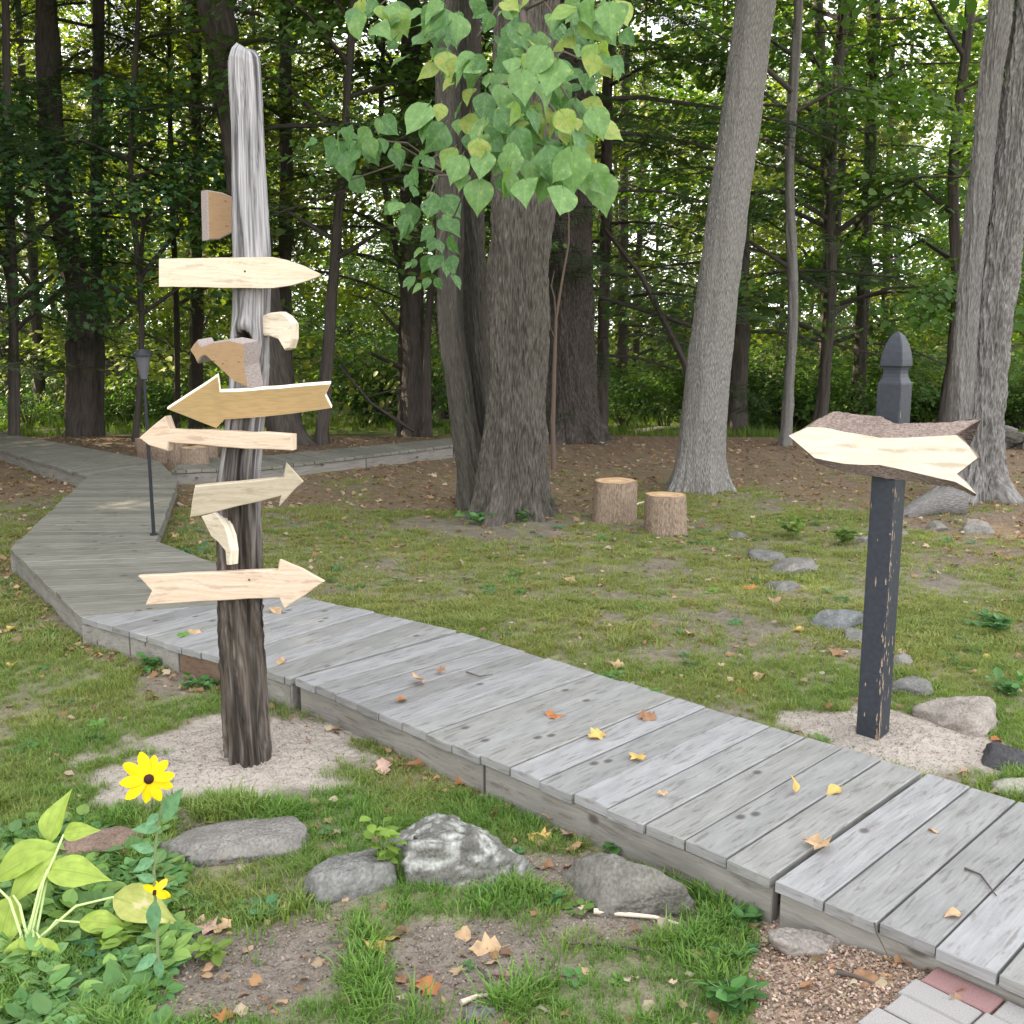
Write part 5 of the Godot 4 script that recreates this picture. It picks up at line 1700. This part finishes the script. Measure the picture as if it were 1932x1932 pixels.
# ------------------------------------------------------------------ fallen leaves
func build_fallen_leaves() -> void:
	var shapes := [
		leaf_mesh([0.02, 0.2, 0.3, 0.33, 0.3, 0.22, 0.1, 0.0], 0.45, 0.2, 0.16, 51, 0.2),
		leaf_mesh([0.05, 0.34, 0.22, 0.46, 0.24, 0.36, 0.12, 0.0], 0.25, -0.15, 0.2, 52, 0.3),
		leaf_mesh([0.04, 0.3, 0.42, 0.4, 0.42, 0.28, 0.16, 0.0], -0.3, 0.3, 0.2, 53, 0.2)]
	var tones := {"tan": Color(0.5, 0.34, 0.2), "brown": Color(0.3, 0.17, 0.1), "yellow": Color(0.58, 0.4, 0.13), "rust": Color(0.4, 0.17, 0.07), "pink": Color(0.48, 0.32, 0.25), "green": Color(0.13, 0.25, 0.06)}
	var tmat := {}
	for t in tones:
		var m := mat("fallen_" + t, tones[t], 0.85, grey_noise(0.04, 0.6, 1.25, 3, 64, 90), Vector3(9, 9, 9))
		m.backlight_enabled = true
		m.backlight = lin(0.4, 0.3, 0.2)
		tmat[t] = m
	# u, w, tone, length, on deck, words that single it out
	for l in [
		[375, 1190, "tan", 0.09, 1, "tan leaf beside a green one on the short boardwalk section"], [350, 1194, "green", 0.07, 1, "green leaf lying on the short boardwalk section"], [515, 1150, "tan", 0.1, 1, "tan leaf on the deck right of the signpost, farther one"], [535, 1252, "tan", 0.11, 1, "long tan leaf on the deck right of the signpost, nearer one"],
		[750, 1326, "rust", 0.06, 1, "small orange leaf near the deck's front edge"], [825, 1273, "brown", 0.05, 1, "small brown leaf mid deck left of the twig"], [795, 1285, "tan", 0.09, 1, "pale curled leaf mid deck"],
		[1030, 1348, "rust", 0.1, 1, "reddish curled leaf in the middle of the deck"], [1205, 1352, "brown", 0.08, 1, "brown crumpled leaf on the deck, right of the reddish one"], [1138, 1386, "yellow", 0.08, 1, "pale yellow leaf on the deck left of the crumpled one"], [1212, 1438, "yellow", 0.07, 1, "pale leaf on the deck below the yellow one"],
		[1525, 1587, "tan", 0.1, 1, "large tan leaf by the wide deck joint"], [1585, 1490, "yellow", 0.07, 1, "star-shaped yellow leaf on the deck by the wide joint"], [1500, 1500, "yellow", 0.06, 1, "narrow yellow leaf on the deck"], [1812, 1728, "tan", 0.05, 1, "small tan leaf at the deck's lower right"], [1760, 1572, "tan", 0.04, 1, "tiny tan leaf on the near deck"], [1240, 1500, "tan", 0.04, 1, "tiny pale leaf on the deck's left part"],
		[298, 1256, "yellow", 0.11, 0, "yellow leaf on the ground beside the short boardwalk section"], [8, 1196, "yellow", 0.1, 0, "yellow leaf at the far left edge"], [22, 1262, "yellow", 0.08, 0, "smaller yellow leaf at the left edge"], [300, 1445, "pink", 0.07, 0, "pale leaf on the sand left of the signpost"],
		[725, 1466, "pink", 0.08, 0, "pale brown leaf left of the boardwalk's front side"], [800, 1446, "rust", 0.07, 0, "reddish leaf against the boardwalk's front side"], [845, 1462, "tan", 0.08, 0, "tan leaf against the boardwalk's front side"], [885, 1474, "rust", 0.08, 0, "second reddish leaf against the boardwalk's front side"], [905, 1466, "tan", 0.07, 0, "tan leaf next to the second reddish one"],
		[1052, 1538, "tan", 0.1, 0, "large tan leaf between lichened rock and boardwalk"], [1040, 1592, "yellow", 0.09, 0, "yellowish leaf right of the lichened rock"], [1075, 1575, "pink", 0.07, 0, "pinkish leaf near the boardwalk's foot"], [1045, 1640, "brown", 0.08, 0, "brown leaf between the lichened and the pointed rock"], [605, 1585, "rust", 0.07, 0, "rust leaf right of the flat slab"], [632, 1602, "pink", 0.07, 0, "pinkish leaf right of the flat slab"],
		[690, 1782, "yellow", 0.09, 0, "yellow leaf of the pair in the grass"], [722, 1776, "yellow", 0.08, 0, "right-hand yellow leaf of the pair in the grass"], [945, 1792, "tan", 0.09, 0, "big round tan leaf on the bare soil"], [888, 1775, "tan", 0.09, 0, "narrow tan leaf left of the big round one"], [795, 1852, "rust", 0.085, 0, "rust-red leaf in the grass at the bottom"], [765, 1860, "brown", 0.05, 0, "small brown leaf beside the rust-red one"], [1092, 1832, "tan", 0.065, 0, "small tan leaf right of the bare soil"],
		[365, 1745, "pink", 0.09, 0, "pinkish leaf right of the flower stem"], [405, 1765, "tan", 0.06, 0, "small tan leaf below the pinkish one"], [318, 1815, "rust", 0.06, 0, "curled rust leaf by the flower's foot"], [180, 1905, "tan", 0.08, 0, "tan leaf at the lower left edge"], [470, 1800, "pink", 0.06, 0, "pale leaf on the soil right of the flower"], [440, 1925, "rust", 0.06, 0, "rust leaf at the bottom edge"], [160, 1860, "brown", 0.07, 0, "brown leaf under the hosta"],
		[1285, 1632, "rust", 0.08, 0, "rust leaf in the drift along the boardwalk"], [1310, 1648, "tan", 0.08, 0, "tan leaf in the drift along the boardwalk"], [1335, 1668, "rust", 0.08, 0, "lower rust leaf in the drift along the boardwalk"], [1360, 1680, "tan", 0.07, 0, "lowest tan leaf in the drift along the boardwalk"], [1255, 1615, "brown", 0.07, 0, "brown leaf in the drift by the pointed rock"],
		[1715, 1822, "rust", 0.11, 0, "orange leaf heap beside the red brick"], [1690, 1828, "yellow", 0.08, 0, "orange-yellow leaf left of the red brick"], [1605, 1850, "brown", 0.07, 0, "brown leaf on the wood chips"],
		[930, 983, "rust", 0.16, 0, "orange leaf at the linden's foot"], [1062, 1095, "tan", 0.12, 0, "tan leaf on the lawn below the linden"], [1130, 1108, "pink", 0.1, 0, "pale leaf on the lawn below the stumps"], [1295, 1196, "tan", 0.09, 0, "tan leaf mid lawn"], [1400, 1112, "rust", 0.1, 0, "rust leaf on the lawn left of the flat stone"], [1178, 1262, "tan", 0.09, 0, "upright tan leaf beside the deck"], [1460, 1132, "pink", 0.12, 0, "pinkish leaf below the flat stone"], [1430, 1288, "tan", 0.12, 0, "tan leaf on the lawn before the sand"], [1410, 1310, "rust", 0.1, 0, "rust leaf on the lawn beside the deck"], [1520, 1192, "yellow", 0.1, 0, "yellow leaf left of the painted post"], [1872, 1242, "yellow", 0.1, 0, "pale standing leaf right of the painted post"], [1590, 1240, "brown", 0.09, 0, "brown leaf left of the painted post's foot"], [1870, 1400, "rust", 0.07, 0, "rust leaf by the dark rock"], [1830, 1458, "pink", 0.06, 0, "pale leaf by the boardwalk's right side"]]:
		var p := spot(l[0], l[1], 0.152) if l[4] else grounded(l[0], l[1])
		p.y += 0.008
		var o := leaf_at(self, shapes[(l[0] + l[1]) % 3], tmat[l[2]], p, Vector3(rf(-1, 1), rf(-0.15, 0.25), rf(-1, 1)), Vector3(rf(-0.35, 0.35), 1, rf(-0.2, 0.5)), l[3] * 0.95, "fallen_leaf_")
		o.name = numbered("fallen_leaf")
		meta(o, l[5], "leaf", "leaves fallen on deck and lawn")
	# litter too small and thick to count
	var places := [[], [], []]
	var tints := [[], [], []]
	for i in 13000:
		var z := -rf(2.1, 15.5)
		var x := rf(-0.56, 0.56) * absf(z)
		var q := Vector2(x, z)
		if on_walk(q, 0.0): continue
		var near := on_walk(q, 0.11)
		var c := cover(x, z)
		if not near and rng.randf() > 0.3 + c.w * 0.5 - c.y * 0.28: continue
		if c.y > 0.5 and rng.randf() < 0.85: continue
		var k := i % 3
		var s := rf(0.018, 0.05) * (1.0 if z > -7.0 else 1.5)
		places[k].append(Transform3D(Basis.from_euler(Vector3(rf(-0.5, 0.5), rf(0, TAU), rf(-0.5, 0.5))).scaled(Vector3(s, s, s * rf(0.35, 1.0))), Vector3(x, ht(x, z) + 0.012, z)))
		tints[k].append(tint([Color(0.3, 0.21, 0.13), Color(0.2, 0.125, 0.075), Color(0.28, 0.165, 0.09), Color(0.38, 0.31, 0.22)][rng.randi() % 4], 0.3))
	for i in 1500:      # drifts along the feet of the boardwalk
		var poly: PackedVector2Array = walks[i % 5][0]
		var e := rng.randi() % poly.size()
		var q := poly[e].lerp(poly[(e + 1) % poly.size()], rng.randf()) + Vector2(rng.randfn(0.0, 0.12), rng.randfn(0.0, 0.12))
		if on_walk(q, 0.015) or n_mid.get_noise_2d(q.x * 2.0, q.y * 2.0) < rf(-0.3, 0.25): continue
		var k := i % 3
		var s := rf(0.025, 0.065)
		places[k].append(Transform3D(Basis.from_euler(Vector3(rf(-0.6, 0.6), rf(0, TAU), rf(-0.6, 0.6))).scaled(Vector3(s, s, s * rf(0.5, 1.0))), Vector3(q.x, ht(q.x, q.y) + 0.015, q.y)))
		tints[k].append(tint([Color(0.32, 0.2, 0.12), Color(0.24, 0.13, 0.075), Color(0.4, 0.28, 0.17)][rng.randi() % 3], 0.3))
	for k in 3:
		meta(many("leaf_litter", shapes[k], M.dry_leaf, places[k], tints[k], self), "small dry leaf scraps strewn over lawn and forest floor", "leaf litter", "", "stuff")
	# chips of sawn wood by the bricks, and crumbs of earth
	var cm := MB.new()
	cm.flat_quad(Vector3(-0.5, 0, -0.25), Vector3(0.5, 0.1, -0.3), Vector3(0.45, 0.15, 0.3), Vector3(-0.5, 0.1, 0.25))
	cm.flat_quad(Vector3(-0.5, -0.2, -0.25), Vector3(-0.5, 0, -0.25), Vector3(0.5, 0.1, -0.3), Vector3(0.5, -0.2, -0.3))
	cm.flat_quad(Vector3(-0.5, -0.2, 0.25), Vector3(-0.5, 0.1, 0.25), Vector3(0.45, 0.15, 0.3), Vector3(0.45, -0.2, 0.3))
	var cp := []
	var ct := []
	for i in 9000:
		var x := 0.86 + rng.randfn(0.0, 0.26)
		var z := -2.25 + rng.randfn(0.0, 0.24)
		if on_walk(Vector2(x, z), 0.0) or cover(x, z).z < rng.randf() * 0.8: continue
		var s := rf(0.004, 0.011)
		cp.append(Transform3D(Basis.from_euler(Vector3(rf(-0.6, 0.6), rf(0, TAU), rf(-0.6, 0.6))).scaled(Vector3.ONE * s), Vector3(x, ht(x, z) + rf(0.003, 0.01), z)))
		ct.append(tint([Color(0.38, 0.28, 0.21), Color(0.46, 0.36, 0.29), Color(0.24, 0.165, 0.12)][i % 3], 0.25))
	meta(many("wood_chips", cm.mesh(), M.dry_leaf, cp, ct, self), "pinkish wood chips spread beside the paving bricks", "wood chips", "", "stuff")
	cp = []
	ct = []
	for i in 20000:
		var k := mini(i % 6, 2)
		var x: float = [-1.06, 1.52, rf(-1.2, 1.2)][k] + (rng.randfn(0.0, 0.3) if k < 2 else 0.0)
		var z: float = [-3.7, -3.86, -rf(2.1, 3.2)][k] + (rng.randfn(0.0, 0.26) if k < 2 else 0.0)
		var c := cover(x, z)
		if on_walk(Vector2(x, z), 0.0) or (k < 2 and c.y < 0.3) or c.x > 0.35: continue
		var s := rf(0.003, 0.009) * (1.0 if k == 2 else 0.7)
		cp.append(Transform3D(Basis.from_euler(Vector3(rf(-0.6, 0.6), rf(0, TAU), rf(-0.6, 0.6))).scaled(Vector3(s, s * 1.5, s)), Vector3(x, ht(x, z) + 0.003, z)))
		ct.append(tint(Color(0.3, 0.26, 0.225) if k < 2 else Color(0.24, 0.2, 0.165), 0.4))
	meta(many("soil_crumbs", cm.mesh(), M.dry_leaf, cp, ct, self), "crumbs of sand and soil on the bare patches", "soil", "", "stuff")

# ------------------------------------------------------------------ sticks
func build_sticks() -> void:
	for s in [
		["bleached bare stick before the pointed rock", "bare_stick", [[1120, 1728], [1180, 1730], [1235, 1738], [1285, 1750]], 0.009], ["dark twig across the grass below the bleached stick", "dark_stick", [[1070, 1790], [1140, 1785], [1220, 1800], [1330, 1792]], 0.005],
		["thin dark twig on the bare soil at the bottom", "dark_stick", [[905, 1830], [930, 1865], [970, 1890], [1010, 1920]], 0.004], ["brown stick on the wood chips", "dark_stick", [[1580, 1845], [1610, 1852], [1650, 1862]], 0.007],
		["thin twig on the lawn left of the painted post", "dark_stick", [[1560, 1288], [1600, 1295], [1650, 1292], [1690, 1280]], 0.006], ["dark twig in the grass at the left", "dark_stick", [[90, 1338], [120, 1335], [165, 1330]], 0.005],
		["pale root-like stick in front of the bare soil", "bare_stick", [[870, 1898], [900, 1885], [940, 1880]], 0.008], ["pale stick beside the two stumps", "bare_stick", [[1200, 955], [1215, 952], [1225, 948]], 0.015],
		["pale fallen branch at the wood's edge by the left walk", "bare_stick", [[-10, 830], [20, 815], [50, 800]], 0.04], ["grey fallen branch behind the lawn right of the linden", "bare_stick", [[1200, 818], [1240, 812], [1290, 808]], 0.04]]:
		var pts := []
		for q in s[2]:
			var p := grounded(q[0], q[1])
			p.y += s[3] * 0.8 + rf(0.0, 0.012)
			pts.append(p)
		lone("stick", twig_mesh(pts, s[3]), M[s[1]], s[0], "stick")
	for s in [["thin dark twig lying mid deck", [[880, 1268], [905, 1276], [930, 1272]], 0.004], ["forked dark twig on the near deck section", [[1650, 1742], [1655, 1762], [1678, 1808]], 0.003], ["brown twig cluster on the near deck section", [[1820, 1728 - 90], [1850, 1650], [1880, 1690]], 0.004]]:
		var pts := []
		for q in s[1]:
			var p := spot(q[0], q[1], 0.158)
			pts.append(p)
		lone("stick", twig_mesh(pts, s[2]), M.dark_stick, s[0], "stick")

# ------------------------------------------------------------------ grass
func build_grass() -> void:
	var tufts := []
	for k in 4:
		var mb := MB.new()
		for i in 15:
			var a := rf(0, TAU)
			var b := Vector3(cos(a), 0, sin(a)) * rf(0.0, 0.55)
			var d := Vector3(cos(a + rf(-0.8, 0.8)), 0, sin(a + rf(-0.8, 0.8)))
			var h := rf(0.45, 1.0)
			var lean := rf(0.15, 0.75)
			var w := d.cross(Vector3.UP) * rf(0.022, 0.036)
			var mid := b + Vector3(0, h * 0.6, 0) + d * lean * 0.3 * h
			var tip := b + Vector3(0, h * rf(0.7, 1.0), 0) + d * lean * h
			var c := Color.WHITE * rf(0.75, 1.2)
			if rng.randf() < 0.2: c = Color(1.9, 1.3, 1.4)
			mb.flat_quad(b - w, b + w, mid + w * 0.8, mid - w * 0.8, c)
			mb.flat_tri(mid - w * 0.8, mid + w * 0.8, tip, c)
		tufts.append(mb.mesh())
	var places := [[], [], [], []]
	var tints := [[], [], [], []]
	var near_c := Color(0.155, 0.27, 0.06)
	var far_c := Color(0.27, 0.3, 0.1)
	# x, z ranges and how many to try
	for zone in [[-2.4, 2.4, -3.4, -1.7, 36000], [-4.5, 3.5, -6.0, -3.0, 60000], [-7.0, 7.0, -12.0, -6.0, 75000], [-3.4, -2.4, -3.4, -0.6, 8000], [2.4, 3.4, -3.4, -0.6, 8000], [-2.4, 2.4, -1.7, -0.6, 14000], [3.5, 5.5, -6.0, -3.0, 12000], [-6.5, -4.5, -6.0, -3.0, 12000]]:
		for i in zone[4]:
			var x := rf(zone[0], zone[1])
			var z := rf(zone[2], zone[3])
			if absf(x) > absf(z) * 0.56 + 0.35 and (absf(x) > absf(z) * 0.56 + 2.2 or rng.randf() < 0.45): continue
			var c := cover(x, z)
			if rng.randf() > c.x * c.x * 1.1: continue
			if on_walk(Vector2(x, z)): continue
			var hit := false
			for r: Vector3 in rocks_at:
				if absf(r.x - x) < r.z and absf(r.y - z) < r.z:
					if Vector2(r.x - x, r.y - z).length() < r.z * 0.9: hit = true; break
			if hit: continue
			var long := smoothstep(0.1, 0.5, n_mid.get_noise_2d(x * 2.0 + 11.0, z * 2.0))
			var h := rf(0.025, 0.045) + 0.036 * long * (1.0 if z > -3.3 else 0.4)
			if z < -5.5: h *= 0.9
			var s := h
			var k := rng.randi() % 4
			var wide := 1.0 if z > -5.0 else 1.6
			places[k].append(Transform3D(Basis(Vector3.UP, rf(0, TAU)).scaled(Vector3(s * 1.25 * wide, h, s * 1.25 * wide)), Vector3(x, ht(x, z) - 0.002, z)))
			var col := near_c.lerp(far_c, smoothstep(-3.0, -6.0, z))
			col = col.lerp(Color(0.3, 0.3, 0.1), clampf((0.12 if z > -3.4 else 0.3) + n_low.get_noise_2d(x * 9.0, z * 9.0) * 0.8, 0.0, 0.8))
			tints[k].append(tint(col, 0.2))
	# rank grass in the low ground beyond the clearing
	for i in 12000:
		var z := -rf(16.0, 32.0)
		var x := rf(-0.56, 0.5) * absf(z)
		if n_mid.get_noise_2d(x * 0.8, z * 0.8) < rf(-0.1, 0.3): continue
		var h := rf(0.06, 0.32) * rf(0.5, 1.0)
		var k := i % 4
		places[k].append(Transform3D(Basis(Vector3.UP, rf(0, TAU)).scaled(Vector3(h * 0.8, h, h * 0.8)), Vector3(x, ht(x, z) - 0.01, z)))
		tints[k].append(tint(Color(0.13, 0.19, 0.04), 0.25))
	for k in 4:
		meta(many("grass", tufts[k], M.grass, places[k], tints[k], self), "short patchy green turf of the clearing", "grass", "", "stuff")
